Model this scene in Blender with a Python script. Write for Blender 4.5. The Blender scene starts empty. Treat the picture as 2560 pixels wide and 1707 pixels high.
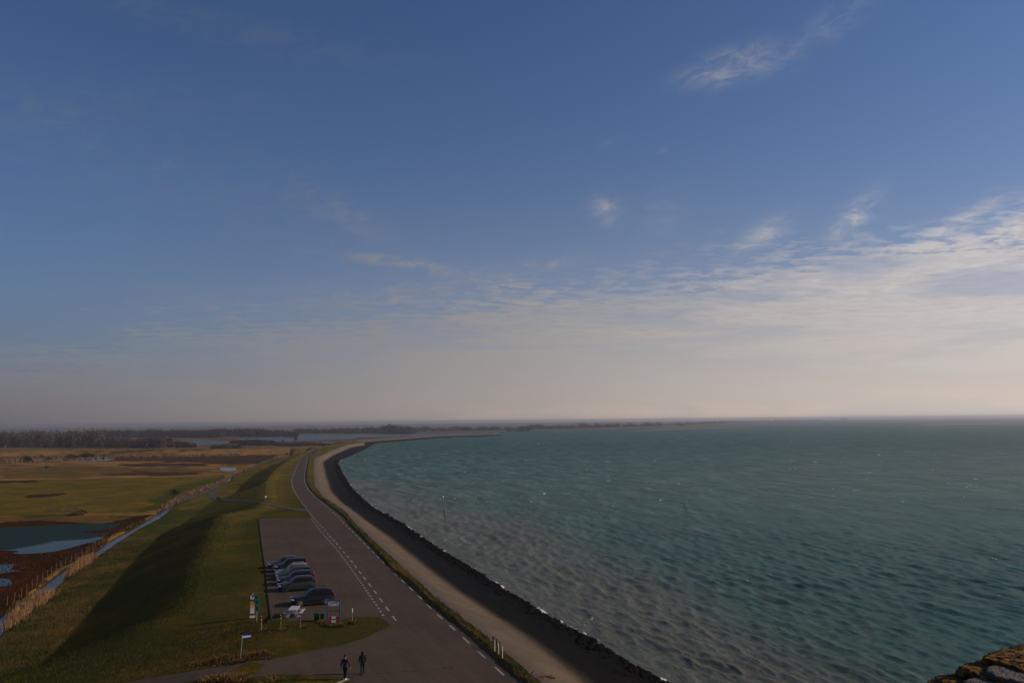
import bpy, bmesh, math, random
import numpy as np
from mathutils import Vector, Matrix, noise as mnoise
from mathutils.geometry import delaunay_2d_cdt
random.seed(7); np.random.seed(7)
R = math.radians
sc = bpy.context.scene
# ------------------------------------------------------------------ camera
CAMZ = 19.2; FPX = 2066.0; PITCH = R(5.47); ROLL = math.atan(0.00977)
fwd = Vector((0, math.cos(PITCH), math.sin(PITCH)))
r0 = Vector((1, 0, 0)); u0 = Vector((0, -math.sin(PITCH), math.cos(PITCH)))
rgt = r0*math.cos(ROLL) - u0*math.sin(ROLL)
upv = u0*math.cos(ROLL) + r0*math.sin(ROLL)
cd = bpy.data.cameras.new('camera'); cam = bpy.data.objects.new('camera', cd)
sc.collection.objects.link(cam); sc.camera = cam
cd.sensor_width = 36; cd.lens = FPX/2560*36; cd.clip_start = 0.1; cd.clip_end = 40000
cam.matrix_world = Matrix(((rgt.x, upv.x, -fwd.x, 0), (rgt.y, upv.y, -fwd.y, 0), (rgt.z, upv.z, -fwd.z, CAMZ), (0, 0, 0, 1)))
# ------------------------------------------------------------------ light
SUN_EL = 24.5; SUN_AZ = 91.5     # degrees clockwise from the view axis (+Y)
sv = Vector((math.sin(R(SUN_AZ))*math.cos(R(SUN_EL)), math.cos(R(SUN_AZ))*math.cos(R(SUN_EL)), math.sin(R(SUN_EL))))
ld = bpy.data.lights.new('sun', 'SUN'); sun = bpy.data.objects.new('sun', ld); sc.collection.objects.link(sun)
ld.energy = 5.0; ld.angle = R(0.53); ld.color = (1.0, 0.84, 0.66)
sun.rotation_euler = sv.to_track_quat('Z', 'Y').to_euler(); sun.location = (60, 0, 60)
sc.view_settings.view_transform = 'Standard'; sc.view_settings.look = 'None'
sc.view_settings.exposure = -0.45; sc.view_settings.gamma = 1.0
sc.cycles.volume_bounces = 1
SEA = -5.0; POL = -4.6

def ray(px, py):
    return (fwd + rgt*((px-1280)/FPX) - upv*((py-853.5)/FPX)).normalized()
def atz(px, py, z):
    d = ray(px, py); t = (z-CAMZ)/d.z
    return (d.x*t, d.y*t)
# ------------------------------------------------------------------ world
class S:                                                    # a socket one can do arithmetic with
    nt = None
    def __init__(s, k): s.k = k
    @staticmethod
    def m(op, *a, clamp=False):
        n = S.nt.nodes.new('ShaderNodeMath'); n.operation = op; n.use_clamp = clamp
        for i, v in enumerate(a):
            if isinstance(v, S): S.nt.links.new(v.k, n.inputs[i])
            else: n.inputs[i].default_value = v
        return S(n.outputs[0])
    def __add__(s, o): return S.m('ADD', s, o)
    __radd__ = __add__
    def __sub__(s, o): return S.m('SUBTRACT', s, o)
    def __rsub__(s, o): return S.m('SUBTRACT', o, s)
    def __mul__(s, o): return S.m('MULTIPLY', s, o)
    __rmul__ = __mul__
    def __truediv__(s, o): return S.m('DIVIDE', s, o)
    def __pow__(s, o): return S.m('POWER', s, o)
    def clamp(s): return S.m('ADD', s, 0.0, clamp=True)
    def max(s, o): return S.m('MAXIMUM', s, o)
def sstep(x, a, b):
    n = S.nt.nodes.new('ShaderNodeMapRange'); n.interpolation_type = 'SMOOTHSTEP'
    S.nt.links.new(x.k, n.inputs[0]); n.inputs[1].default_value = a; n.inputs[2].default_value = b
    if a > b:
        n.inputs[1].default_value = b; n.inputs[2].default_value = a; n.inputs[3].default_value = 1; n.inputs[4].default_value = 0
    return S(n.outputs[0])
def vec(x, y, z=0.0):
    n = S.nt.nodes.new('ShaderNodeCombineXYZ')
    for i, v in enumerate((x, y, z)):
        if isinstance(v, S): S.nt.links.new(v.k, n.inputs[i])
        else: n.inputs[i].default_value = v
    return S(n.outputs[0])
def sepv(v):
    n = S.nt.nodes.new('ShaderNodeSeparateXYZ'); S.nt.links.new(v.k, n.inputs[0])
    return [S(o) for o in n.outputs]
def noi(v, scale, detail=4, rough=0.55, dist=0.0):
    n = S.nt.nodes.new('ShaderNodeTexNoise'); S.nt.links.new(v.k, n.inputs['Vector'])
    n.inputs['Scale'].default_value = scale; n.inputs['Detail'].default_value = detail
    n.inputs['Roughness'].default_value = rough; n.inputs['Distortion'].default_value = dist
    return S(n.outputs['Fac'])
def mixc(f, a, b, mode='MIX'):
    n = S.nt.nodes.new('ShaderNodeMix'); n.data_type = 'RGBA'; n.blend_type = mode
    n.clamp_result = False
    for i, v in ((0, f), (6, a), (7, b)):
        if isinstance(v, S): S.nt.links.new(v.k, n.inputs[i])
        elif i == 0: n.inputs[0].default_value = v
        else: n.inputs[i].default_value = (*v, 1)
    return S(n.outputs[2])
def scalec(c, f):
    n = S.nt.nodes.new('ShaderNodeVectorMath'); n.operation = 'SCALE'
    S.nt.links.new(c.k, n.inputs[0])
    if isinstance(f, S): S.nt.links.new(f.k, n.inputs[3])
    else: n.inputs[3].default_value = f
    return S(n.outputs[0])

w = bpy.data.worlds.new('World'); sc.world = w; w.use_nodes = True
nt = w.node_tree; nt.nodes.clear(); S.nt = nt
sky = nt.nodes.new('ShaderNodeTexSky'); sky.sky_type = 'NISHITA'; sky.sun_disc = False
sky.sun_elevation = R(SUN_EL); sky.sun_rotation = R(SUN_AZ)
sky.altitude = 0; sky.air_density = 1.0; sky.dust_density = 0.7; sky.ozone_density = 3.0
tc = nt.nodes.new('ShaderNodeTexCoord'); D = S(tc.outputs['Generated'])
dx, dy, dz = sepv(D)
az = S.m('ARCTAN2', dx, dy); el = S.m('ARCSINE', dz)
inv = 1.0/math.pi
den = dz.max(0.0) + 0.045
pu = dx/den; pv = dy/den
n_cell = noi(vec(pu*1.0, pv*1.25), 6.5, 6, 0.62, 0.3)*0.75 + noi(vec(pu*1.0, pv*1.6), 1.6, 4, 0.6, 0.5)*0.25          # altocumulus ripples on a flat cloud deck
n_big = noi(vec(pu*0.5, pv), 0.55, 4, 0.5, 0.6)
n_str = noi(vec(az*1.2, el*9.0), 3.0, 5, 0.55, 0.7)
n_wob = noi(vec(az, el*2.2), 5.0, 4, 0.6)
edge = el - 0.178 - az*0.085 + (0.5-n_wob)*0.11
band = sstep(edge, 0.016, -0.05)
left = sstep(az, -0.55, 0.26)*0.74 + 0.26
broken = sstep(n_cell + band*0.12*sstep(edge, 0.0, -0.06) + sstep(edge, -0.02, -0.09)*0.08 - (1-left)*0.10, 0.45, 0.60)
gap = sstep(n_str, 0.38, 0.58)*0.55 + 0.45
cl = band*broken*left*gap*0.9
# a few wisps that stand on their own: azimuth, elevation, half width, half height, turn, strength
def wisp(px, py, sw, sh, turn, k):
    d = ray(px, py); a0 = math.atan2(d.x, d.y); e0 = math.asin(d.z)
    c, s_ = math.cos(R(turn)), math.sin(R(turn))
    a = az - a0; e = el - e0
    p = (a*c + e*s_)/sw; q = (e*c - a*s_)/sh
    g = S.m('EXPONENT', (p*p + q*q)*-1.0)
    return g, k
n_w = noi(vec(az*1.0+el*0.5, el*2.4-az*0.5), 22.0, 8, 0.68, 0.8)
n_w2 = sstep(n_w, 0.40, 0.62)
n_w3 = sstep(noi(vec(az*0.8+el*0.7, el*3.4-az*0.6), 9.0, 6, 0.6, 0.8), 0.3, 0.75)
wsum = None
for a in [(1830, 165, .050, .016, 9, .55), (2070, 70, .055, .016, 30, .16), (2130, 548, .030, .011, 44, .9), (1515, 525, .017, .015, -30, .65),
          (1660, 530, .03, .02, 20, .16), (2410, 555, .036, .010, 28, .75), (2520, 572, .028, .010, 20, .7),
          (1000, 656, .062, .0065, -6, .75), (850, 530, .05, .017, -28, .22), (1900, 590, .03, .012, 30, .5),
          (1380, 660, .03, .005, 4, .4), (1655, 376, .006, .0025, 10, .35), (1525, 355, .012, .003, 20, .2),
          (1100, 715, .15, .016, 9, .30), (640, 745, .16, .02, 3, .14), (880, 760, .08, .012, 6, .18),
          (520, 60, .22, .02, -5, .10), (300, 260, .2, .03, 8, .06), (500, 460, .3, .05, -12, .09)]:
    g, k = wisp(*a); t = g*k; wsum = t if wsum is None else wsum + t
wis = wsum*(n_w2*0.75 + n_w3*0.40 + 0.06)
mask = S.m('MINIMUM', cl + wis, 0.92)
skyc = S(sky.outputs[0])
lum = nt.nodes.new('ShaderNodeRGBToBW'); nt.links.new(skyc.k, lum.inputs[0])
L = S(lum.outputs[0])
cloudc = scalec(mixc(sstep(el, 0.24, 0.06), (1.0, 0.955, 0.99), (1.0, 0.91, 0.85)), (L*0.35 + 2.4 + sstep(az, -0.3, 0.65)*4.0)*((n_cell-0.5)*0.9*sstep(el, 0.05, 0.16)+1.0))
side = sstep(az, -0.75, 0.65)
lowc = mixc(side, (1.25, 1.16, 1.60), (11.2, 8.8, 7.2))
low = S.m('EXPONENT', el.max(0.0)*-13.0)*0.92
grey = sstep(el, 0.5, 0.0)*0.25
veil = S.m('EXPONENT', el.max(0.0)*-6.5)*0.62
veilc = mixc(side, (1.75, 2.05, 3.15), (4.3, 4.35, 5.0))
base = mixc(low, mixc(veil, scalec(mixc(1.0, skyc, (0.67, 0.82, 1.06), 'MULTIPLY'), side*0.20+0.86), veilc), lowc)
col = mixc(mask, base, cloudc)
bg = nt.nodes.new('ShaderNodeBackground'); bg.inputs[1].default_value = 0.1
nt.links.new(col.k, bg.inputs[0])
wo = nt.nodes.new('ShaderNodeOutputWorld'); nt.links.new(bg.outputs[0], wo.inputs[0])

# ------------------------------------------------------------------ helpers: objects
col_ = sc.collection
def link(name, me, mat=None, parent=None, smooth=False):
    o = bpy.data.objects.new(name, me); col_.objects.link(o)
    if mat is not None:
        for m_ in (mat if isinstance(mat, (list, tuple)) else [mat]): me.materials.append(m_)
    if parent: o.parent = parent
    if smooth:
        me.polygons.foreach_set('use_smooth', [True]*len(me.polygons))
    return o
def obj(name, bm, mat=None, parent=None, smooth=False):
    me = bpy.data.meshes.new(name); bm.to_mesh(me); bm.free()
    return link(name, me, mat, parent, smooth)
def empty(name, loc, rz=0.0):
    o = bpy.data.objects.new(name, None); col_.objects.link(o); o.location = loc; o.rotation_euler = (0, 0, rz)
    o.empty_display_size = 0.3
    return o
def tag(o, label=None, cat=None, group=None, kind=None):
    if label: o['label'] = label
    if cat: o['category'] = cat
    if group: o['group'] = group
    if kind: o['kind'] = kind
    return o
def copy_tree(o, parent=None):
    c = o.copy(); col_.objects.link(c); c.parent = parent
    for ch in list(o.children): copy_tree(ch, c)
    return c
def grid_mesh(name, X, Y, Z, keep=None, cols=None, attrs=None):
    nr, nc = X.shape
    co = np.stack([X, Y, Z], -1).reshape(-1, 3).astype(np.float32)
    i = np.arange(nr-1)[:, None]*nc + np.arange(nc-1)[None, :]
    f = np.stack([i, i+1, i+nc+1, i+nc], -1).reshape(-1, 4)
    if keep is not None: f = f[keep.reshape(-1)]
    used = np.zeros(len(co), bool); used[f.reshape(-1)] = True
    remap = np.cumsum(used)-1; co = co[used]; f = remap[f]
    me = bpy.data.meshes.new(name)
    me.vertices.add(len(co)); me.vertices.foreach_set('co', co.reshape(-1))
    me.loops.add(f.size); me.loops.foreach_set('vertex_index', f.reshape(-1).astype(np.int32))
    me.polygons.add(len(f)); me.polygons.foreach_set('loop_start', (np.arange(len(f))*4).astype(np.int32))
    me.polygons.foreach_set('loop_total', np.full(len(f), 4, np.int32))
    me.update(calc_edges=True)
    if cols is not None:
        a = me.color_attributes.new('Col', 'FLOAT_COLOR', 'POINT')
        c = np.concatenate([cols.reshape(-1, 3), np.ones((nr*nc, 1))], 1)[used]
        a.data.foreach_set('color', c.astype(np.float32).reshape(-1))
    for k, v in (attrs or {}).items():
        a = me.attributes.new(k, 'FLOAT', 'POINT'); a.data.foreach_set('value', v.reshape(-1)[used].astype(np.float32))
    return me
def quads_mesh(name, V, F, vcol=None):
    me = bpy.data.meshes.new(name); V = np.asarray(V, np.float32); F = np.asarray(F, np.int32)
    k = F.shape[1]
    me.vertices.add(len(V)); me.vertices.foreach_set('co', V.reshape(-1))
    me.loops.add(F.size); me.loops.foreach_set('vertex_index', F.reshape(-1))
    me.polygons.add(len(F)); me.polygons.foreach_set('loop_start', (np.arange(len(F))*k).astype(np.int32))
    me.polygons.foreach_set('loop_total', np.full(len(F), k, np.int32)); me.update(calc_edges=True)
    if vcol is not None:
        a = me.color_attributes.new('Col', 'FLOAT_COLOR', 'POINT')
        a.data.foreach_set('color', np.concatenate([vcol, np.ones((len(V), 1))], 1).astype(np.float32).reshape(-1))
    return me
def box(bm, c, s, rot=None):
    m = Matrix.Translation(c)
    if rot is not None: m = m @ rot.to_4x4()
    m = m @ Matrix.Diagonal((s[0], s[1], s[2], 1))
    return bmesh.ops.create_cube(bm, size=1.0, matrix=m)['verts']
def tube(bm, a, b, ra, rb=None, seg=8):
    a, b = Vector(a), Vector(b); d = b-a; rb = ra if rb is None else rb
    q = d.to_track_quat('Z', 'Y').to_matrix().to_4x4()
    bmesh.ops.create_cone(bm, cap_ends=True, segments=seg, radius1=ra, radius2=rb, depth=d.length, matrix=Matrix.Translation((a+b)/2) @ q)
def bevel(bm, w_, seg=2):
    bmesh.ops.bevel(bm, geom=list(bm.edges), offset=w_, segments=seg, affect='EDGES', profile=0.5)

# value noise for vertices
_P = np.random.RandomState(3).rand(256, 256)
def vn(x, y):
    xi = np.floor(x).astype(int); yi = np.floor(y).astype(int); fx = x-xi; fy = y-yi
    fx = fx*fx*(3-2*fx); fy = fy*fy*(3-2*fy)
    g = lambda a, b: _P[a % 256, b % 256]
    return (g(xi, yi)*(1-fx)+g(xi+1, yi)*fx)*(1-fy) + (g(xi, yi+1)*(1-fx)+g(xi+1, yi+1)*fx)*fy
def fbm(x, y, o=4):
    s = 0; a = 1; t = 0
    for k in range(o):
        s = s + a*vn(x*2**k+17.3*k, y*2**k+9.1*k); t += a; a *= 0.5
    return s/t
def inpoly(x, y, poly):
    x = np.asarray(x, float); y = np.asarray(y, float); r = np.zeros(x.shape, bool)
    n = len(poly)
    for i in range(n):
        x1, y1 = poly[i]; x2, y2 = poly[(i+1) % n]
        if y1 == y2: continue
        c = ((y1 > y) != (y2 > y)) & (x < (x2-x1)*(y-y1)/(y2-y1)+x1)
        r ^= c
    return r
# ------------------------------------------------------------------ materials
def mat(name, color=(0.5, 0.5, 0.5), rough=0.8, metal=0.0, spec=0.12, bump=0.0, bscale=20.0, var=0.0, vscale=5.0):
    m = bpy.data.materials.new(name); m.use_nodes = True; t = m.node_tree; S.nt = t
    b = t.nodes['Principled BSDF']; b.inputs['Base Color'].default_value = (*color, 1)
    b.inputs['Roughness'].default_value = rough; b.inputs['Metallic'].default_value = metal
    b.inputs['Specular IOR Level'].default_value = spec
    g = t.nodes.new('ShaderNodeTexCoord'); P = S(g.outputs['Object'])
    v = max(var, 0.06)
    n = noi(P, vscale, 5, 0.6)
    c = mixc(1.0, tuple(color), (1, 1, 1), 'MULTIPLY')
    f = (n-0.5)*(2.4*v)+1.0
    t.links.new(scalec(c, f).k, b.inputs['Base Color'])
    if bump > 0:
        n2 = noi(P, bscale, 5, 0.6); bb = t.nodes.new('ShaderNodeBump'); bb.inputs['Strength'].default_value = bump
        bb.inputs['Distance'].default_value = 0.05
        t.links.new(n2.k, bb.inputs['Height']); t.links.new(bb.outputs[0], b.inputs['Normal'])
    return m
def vcol(t):
    a = t.nodes.new('ShaderNodeAttribute'); a.attribute_name = 'Col'; return S(a.outputs['Color'])
def vatt(t, k):
    a = t.nodes.new('ShaderNodeAttribute'); a.attribute_name = k; return S(a.outputs['Fac'])
def newmat(name, rough=0.9, spec=0.3):
    m = bpy.data.materials.new(name); m.use_nodes = True; t = m.node_tree; S.nt = t
    b = t.nodes['Principled BSDF']; b.inputs['Roughness'].default_value = rough; b.inputs['Specular IOR Level'].default_value = spec
    g = t.nodes.new('ShaderNodeNewGeometry')
    return m, t, b, S(g.outputs['Position'])
def setbump(t, b, h, dist, strength=1.0):
    bb = t.nodes.new('ShaderNodeBump'); bb.inputs['Strength'].default_value = strength; bb.inputs['Distance'].default_value = dist
    t.links.new(h.k, bb.inputs['Height']); t.links.new(bb.outputs[0], b.inputs['Normal'])
# grass and polder: vertex colour gives the kind of cover, noise the blades and patches
m_ground, t, b, P = newmat('grassland', 0.95, 0.0)
n1 = noi(P, 0.09, 5, 0.6, 0.6); n2 = noi(P, 0.8, 5, 0.65); n3 = noi(P, 5.0, 4, 0.7)
c = vcol(t)
dry = sstep(n1*0.6+n2*0.4, 0.44, 0.62)
c2 = mixc(dry*0.9, c, mixc(1.0, c, (2.1, 1.45, 0.95), 'MULTIPLY'))
c3 = mixc(sstep(n2, 0.5, 0.75)*0.5, c2, mixc(1.0, c2, (0.62, 0.72, 0.6), 'MULTIPLY'))
c4 = scalec(mixc(1.0, c3, (0.93, 0.97, 0.60), 'MULTIPLY'), (n3*1.3+0.35)*0.58)
t.links.new(c4.k, b.inputs['Base Color'])
setbump(t, b, n3*0.5+n2*1.0+noi(P, 14.0, 3, 0.7)*0.2, 0.32, 0.75)
# asphalt
m_asph, t, b, P = newmat('asphalt', 0.9, 0.08)
n1 = noi(P, 0.12, 4, 0.55); n2 = noi(P, 1.6, 5, 0.65); n3 = noi(P, 22.0, 3, 0.6)
px_, py_, pz_ = sepv(P)
streak = noi(vec(px_*0.9+py_*0.35, py_*0.05), 1.3, 4, 0.5)
vor = t.nodes.new('ShaderNodeTexVoronoi'); vor.feature = 'DISTANCE_TO_EDGE'; vor.inputs['Scale'].default_value = 0.085
wv = noi(P, 0.5, 4, 0.6)
t.links.new(vec(px_+wv*6.0, py_+wv*5.0).k, vor.inputs['Vector'])
crack = sstep(S(vor.outputs['Distance']), 0.002, 0.0045)
cc = mixc(sstep(n1, 0.35, 0.65), (0.074, 0.051, 0.036), (0.062, 0.043, 0.031))
cc = scalec(cc, (n2*0.7+0.65)*(n3*0.3+0.85)*(streak*0.5+0.75))
cc = mixc(crack*sstep(n1, 0.4, 0.6), mixc(1.0, cc, (0.6, 0.6, 0.6), 'MULTIPLY'), cc) if False else scalec(cc, crack*0.5+0.5)
t.links.new(cc.k, b.inputs['Base Color']); setbump(t, b, n3, 0.02, 0.5)
m_paint = mat('worn_white_paint', (0.24, 0.215, 0.19), 0.7, var=0.3, vscale=6)
# sea defence: pale stone above, algae black below (attribute v: 0 at waterline, 1 at verge)
m_stone, t, b, P = newmat('dike_stone', 0.9, 0.05)
v = vatt(t, 'v'); n1 = noi(P, 0.25, 4, 0.6); n2 = noi(P, 2.0, 5, 0.65); n3 = noi(P, 9.0, 3, 0.7)
vv = v + (n1-0.5)*0.09 + (n2-0.5)*0.07
pale = mixc(sstep(n1, 0.3, 0.7), (0.128, 0.092, 0.062), (0.098, 0.073, 0.052))
pale = mixc(sstep(vv, 0.80, 0.96), pale, (0.082, 0.063, 0.052))
dark = mixc(sstep(vv, 0.1, 0.5), (0.0028, 0.0023, 0.002), (0.0045, 0.0037, 0.0026))
dark = mixc(sstep(noi(P, 0.12, 3, 0.5), 0.55, 0.7)*0.35, dark, (0.007, 0.0065, 0.0035))
cc = mixc(sstep(vv, 0.46, 0.66), dark, pale)
cc = scalec(cc, (n3*0.9+0.55)*(n2*0.5+0.75))
cc = scalec(cc, sstep(noi(P, 3.5, 2, 0.5), 0.30, 0.36)*0.35+0.65)
t.links.new(cc.k, b.inputs['Base Color'])
setbump(t, b, n3*0.6+n2, 0.12, 0.8)
# sea
m_sea, t, b, P = newmat('sea_water', 0.16, 0.22)
b.inputs['IOR'].default_value = 1.33
px_, py_, pz_ = sepv(P)
sh = vatt(t, 'shallow'); fo = vatt(t, 'foam'); far = sstep(py_, 150.0, 900.0); mid = sstep(py_, 60.0, 320.0)
n1 = noi(vec(px_*1.0, py_*0.45), 0.02, 4, 0.55, 0.5); n2 = noi(vec(px_, py_*0.5), 0.6, 5, 0.65, 0.4)
deep = mixc(sstep(n1, 0.3, 0.7), (0.014, 0.076, 0.070), (0.019, 0.090, 0.082))
mud = mixc(sstep(n2, 0.3, 0.7), (0.100, 0.098, 0.075), (0.060, 0.076, 0.060))
cc = mixc((sh*1.05 + (n1-0.5)*0.5*sh).clamp(), deep, mud)
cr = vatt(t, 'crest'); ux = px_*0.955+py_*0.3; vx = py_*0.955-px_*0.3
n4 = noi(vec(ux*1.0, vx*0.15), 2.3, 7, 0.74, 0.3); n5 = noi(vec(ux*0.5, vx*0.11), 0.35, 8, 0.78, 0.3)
lift = ((cr*0.30 + (n4-0.5)*4.2)*(1-far*0.6) + (n5-0.5)*(mid*8.0+1.0))  # crest light, trough shade and whitecap streaks mixed into the water colour
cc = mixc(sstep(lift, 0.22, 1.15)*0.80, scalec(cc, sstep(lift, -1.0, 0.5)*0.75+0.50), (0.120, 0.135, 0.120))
foamt = sstep(fo + (noi(vec(px_*1.0, py_*0.7), 3.5, 5, 0.7)-0.5)*0.9, 0.62, 0.82)
cc = mixc(foamt, cc, (0.68, 0.68, 0.65))
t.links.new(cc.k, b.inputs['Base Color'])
rr = foamt*0.5 + 0.14 + far*0.12
t.links.new(rr.k, b.inputs['Roughness'])
w1 = noi(vec(px_*0.955+py_*0.3, (py_*0.955-px_*0.3)*0.36), 0.9, 6, 0.62, 0.25); w2 = noi(vec(px_*0.955+py_*0.3, (py_*0.955-px_*0.3)*0.4), 3.2, 5, 0.65, 0.3)
w3 = noi(vec(px_*0.5, py_*0.22), 0.14, 4, 0.6, 0.5)
setbump(t, b, (1.0-S.m('ABSOLUTE', w1*2.0-1.0))*(far*0.4+0.10) + w2*0.15 + noi(vec(ux*1.0, vx*0.45), 9.0, 4, 0.7)*0.035*(1.0-mid) + w3*far*1.2, 0.9, 1.0)
# wind-roughened water hides much of its own mirror: part of the surface only shows its body colour
df = t.nodes.new('ShaderNodeBsdfDiffuse'); t.links.new(cc.k, df.inputs[0]); t.links.new(b.inputs['Normal'].links[0].from_socket, df.inputs['Normal'])
mx = t.nodes.new('ShaderNodeMixShader'); t.links.new((0.46 - mid*0.10 - far*0.12).k, mx.inputs[0]); t.links.new(df.outputs[0], mx.inputs[1]); t.links.new(b.outputs[0], mx.inputs[2])
t.links.new(mx.outputs[0], [n_ for n_ in t.nodes if n_.type == 'OUTPUT_MATERIAL'][0].inputs['Surface'])
m_pool, t, b, P = newmat('still_water', 0.07, 0.5)
b.inputs['IOR'].default_value = 1.33
b.inputs['Base Color'].default_value = (0.012, 0.016, 0.016, 1)
px_, py_, pz_ = sepv(P)
_a = atz(30, 1371, POL); _b = atz(262, 1338, POL); _l = math.hypot(_b[0]-_a[0], _b[1]-_a[1]); _nx, _ny = -(_b[1]-_a[1])/_l, (_b[0]-_a[0])/_l
if _ny < 0: _nx, _ny = -_nx, -_ny
wind = sstep(px_*_nx + py_*_ny - (_a[0]*_nx+_a[1]*_ny) + (noi(vec(px_, py_), 0.06, 3, 0.5, 0.5)-0.5)*14.0, -1.5, 2.5)   # the lee under the near bank stays glassy
hb = noi(vec(px_*0.7, py_*0.7), 3.0, 4, 0.6)
b.inputs['Specular IOR Level'].default_value = 0.35
setbump(t, b, hb*wind, 0.35, 1.0)
df = t.nodes.new('ShaderNodeBsdfDiffuse'); df.inputs[0].default_value = (0.017, 0.034, 0.036, 1)
mx = t.nodes.new('ShaderNodeMixShader'); t.links.new((0.58-wind*0.51).k, mx.inputs[0]); t.links.new(df.outputs[0], mx.inputs[1]); t.links.new(b.outputs[0], mx.inputs[2])
t.links.new(mx.outputs[0], [n_ for n_ in t.nodes if n_.type == 'OUTPUT_MATERIAL'][0].inputs['Surface'])
m_ditch, t, b, P = newmat('ditch_water', 0.14, 0.22)
b.inputs['Base Color'].default_value = (0.015, 0.02, 0.022, 1); b.inputs['IOR'].default_value = 1.33; setbump(t, b, noi(P, 2.0, 3, 0.6), 0.02, 1.0)
# vegetation with a colour attribute
m_veg, t, b, P = newmat('dry_vegetation', 0.95, 0.0)
t.links.new(scalec(mixc(1.0, vcol(t), (1.0, .95, .8), 'MULTIPLY'), 0.62).k, b.inputs['Base Color'])
m_lag, t, b, P = newmat('lagoon_water', 0.3, 0.1)
b.inputs['Base Color'].default_value = (0.015, 0.035, 0.05, 1)
setbump(t, b, noi(P, 0.8, 4, 0.6), 0.3, 1.0)

# ------------------------------------------------------------------ the dike: feature lines traced along its length
def line(pts, z, extra=()):
    a = [atz(px, py, (z if not callable(z) else 0)) for px, py in pts]
    a = [(y, x) for x, y in a] + list(extra); a.sort()
    return np.array(a)
def at(tab, Y):
    Y = np.asarray(Y, float); r = np.interp(Y, tab[:, 0], tab[:, 1])
    s0 = (tab[1, 1]-tab[0, 1])/(tab[1, 0]-tab[0, 0])
    return np.where(Y < tab[0, 0], tab[0, 1]+(Y-tab[0, 0])*s0, r)
lW = line([(853.7, 1147), (841.6, 1158), (851.5, 1182.7), (873.7, 1218), (895.8, 1242), (933, 1273), (980, 1297.6), (1004, 1311), (1044.8, 1343),
           (1120.5, 1390), (1178.8, 1425), (1266, 1483), (1306, 1504), (1349, 1536), (1406, 1566), (1476, 1604), (1572, 1666), (1646, 1704),
           (880, 1138.4), (920, 1118.5), (938, 1107.5)], SEA,
          [(1075, -137), (1285, -95), (1389, -14)])
lD = line([(807, 1155), (816, 1191.5), (827, 1227), (853.7, 1255.6), (893.5, 1284), (916.6, 1302.5), (974.8, 1343), (1033, 1390), (1091, 1436.5), (1150, 1480),
           (1208, 1518), (1320, 1592), (1425, 1674), (1465, 1707), (831.6, 1138.4), (876, 1118.5)], -2.4)
lG = line([(785, 1145), (785, 1182.7), (787, 1213.6), (809.5, 1242), (842.7, 1262), (864.8, 1277.7), (887, 1305), (931, 1346), (980.6, 1390), (1042, 1445),
           (1091, 1492), (1150, 1535.5), (1208, 1579), (1266, 1629), (1327.5, 1680), (1357, 1703), (820.6, 1131), (862.6, 1114)], 0.5)
lR = line([(773, 1141.8), (768.6, 1160.5), (764, 1182.7), (765, 1204.8), (776, 1224.7), (794, 1242), (820.6, 1262), (860, 1292), (918, 1355), (976, 1422),
           (1049, 1477), (1092.5, 1515), (1151, 1567.6), (1209, 1617), (1238, 1637.5), (1296, 1693), (800, 1128), (850, 1112)], 0.0)
lL = line([(749.8, 1141.8), (734.4, 1176), (725.5, 1200), (727.7, 1218), (738.8, 1238), (761, 1266.7), (778.6, 1291)], 0.0)
lC = line([(720, 1150), (688, 1174), (663.6, 1205), (663.6, 1246), (640, 1268), (548, 1286), (525, 1325), (507, 1379), (488, 1400), (464, 1489),
           (745, 1139), (776, 1122), (850, 1108.5)], 0.3, [])
lT = line([(98, 1662), (149, 1617), (193.5, 1566.7), (268, 1480), (336, 1400), (400, 1337.5), (453.6, 1310.7), (507, 1271), (528.6, 1253.6),
           (586, 1236), (599.5, 1216), (641.5, 1180), (688, 1160.5)], -4.0)
lDB = line([(0, 1591), (78, 1531), (145, 1464), (196, 1424), (241, 1393), (290, 1359), (348, 1321), (400, 1295), (444.6, 1259), (507, 1232),
            (573, 1202), (624, 1169), (683, 1147), (721, 1138)], -4.5)
lFL = line([(0, 1531), (53.6, 1495.5), (89, 1469), (156, 1419.6), (223, 1384), (268, 1350), (335, 1315), (379, 1290), (400, 1272), (436, 1252),
            (480, 1227), (539, 1207), (573, 1191.5), (632.6, 1165)], -4.6)
Crow = [(113, 1659, -3.7), (178.6, 1629, -3.1), (253, 1602, -2.3), (309.5, 1578.6, -1.6), (357, 1555, -0.9), (417, 1534, -0.2)]
Cx = [(atz(px, py, z)[1], atz(px, py, z)[0], z) for px, py, z in Crow]
Cx = sorted(Cx)
ymin = min(lC[:, 0])
Cz_Y = np.array([40] + [c[0] for c in Cx] + [max(ymin, Cx[-1][0]+1)]); Cz_Z = np.array([-4.0] + [c[2] for c in Cx] + [0.3])
lC = np.array(sorted([(40, Cx[0][1]-22)] + [(c[0], c[1]) for c in Cx] + [tuple(r) for r in lC if r[0] > Cx[-1][0]+0.5]))

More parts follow.
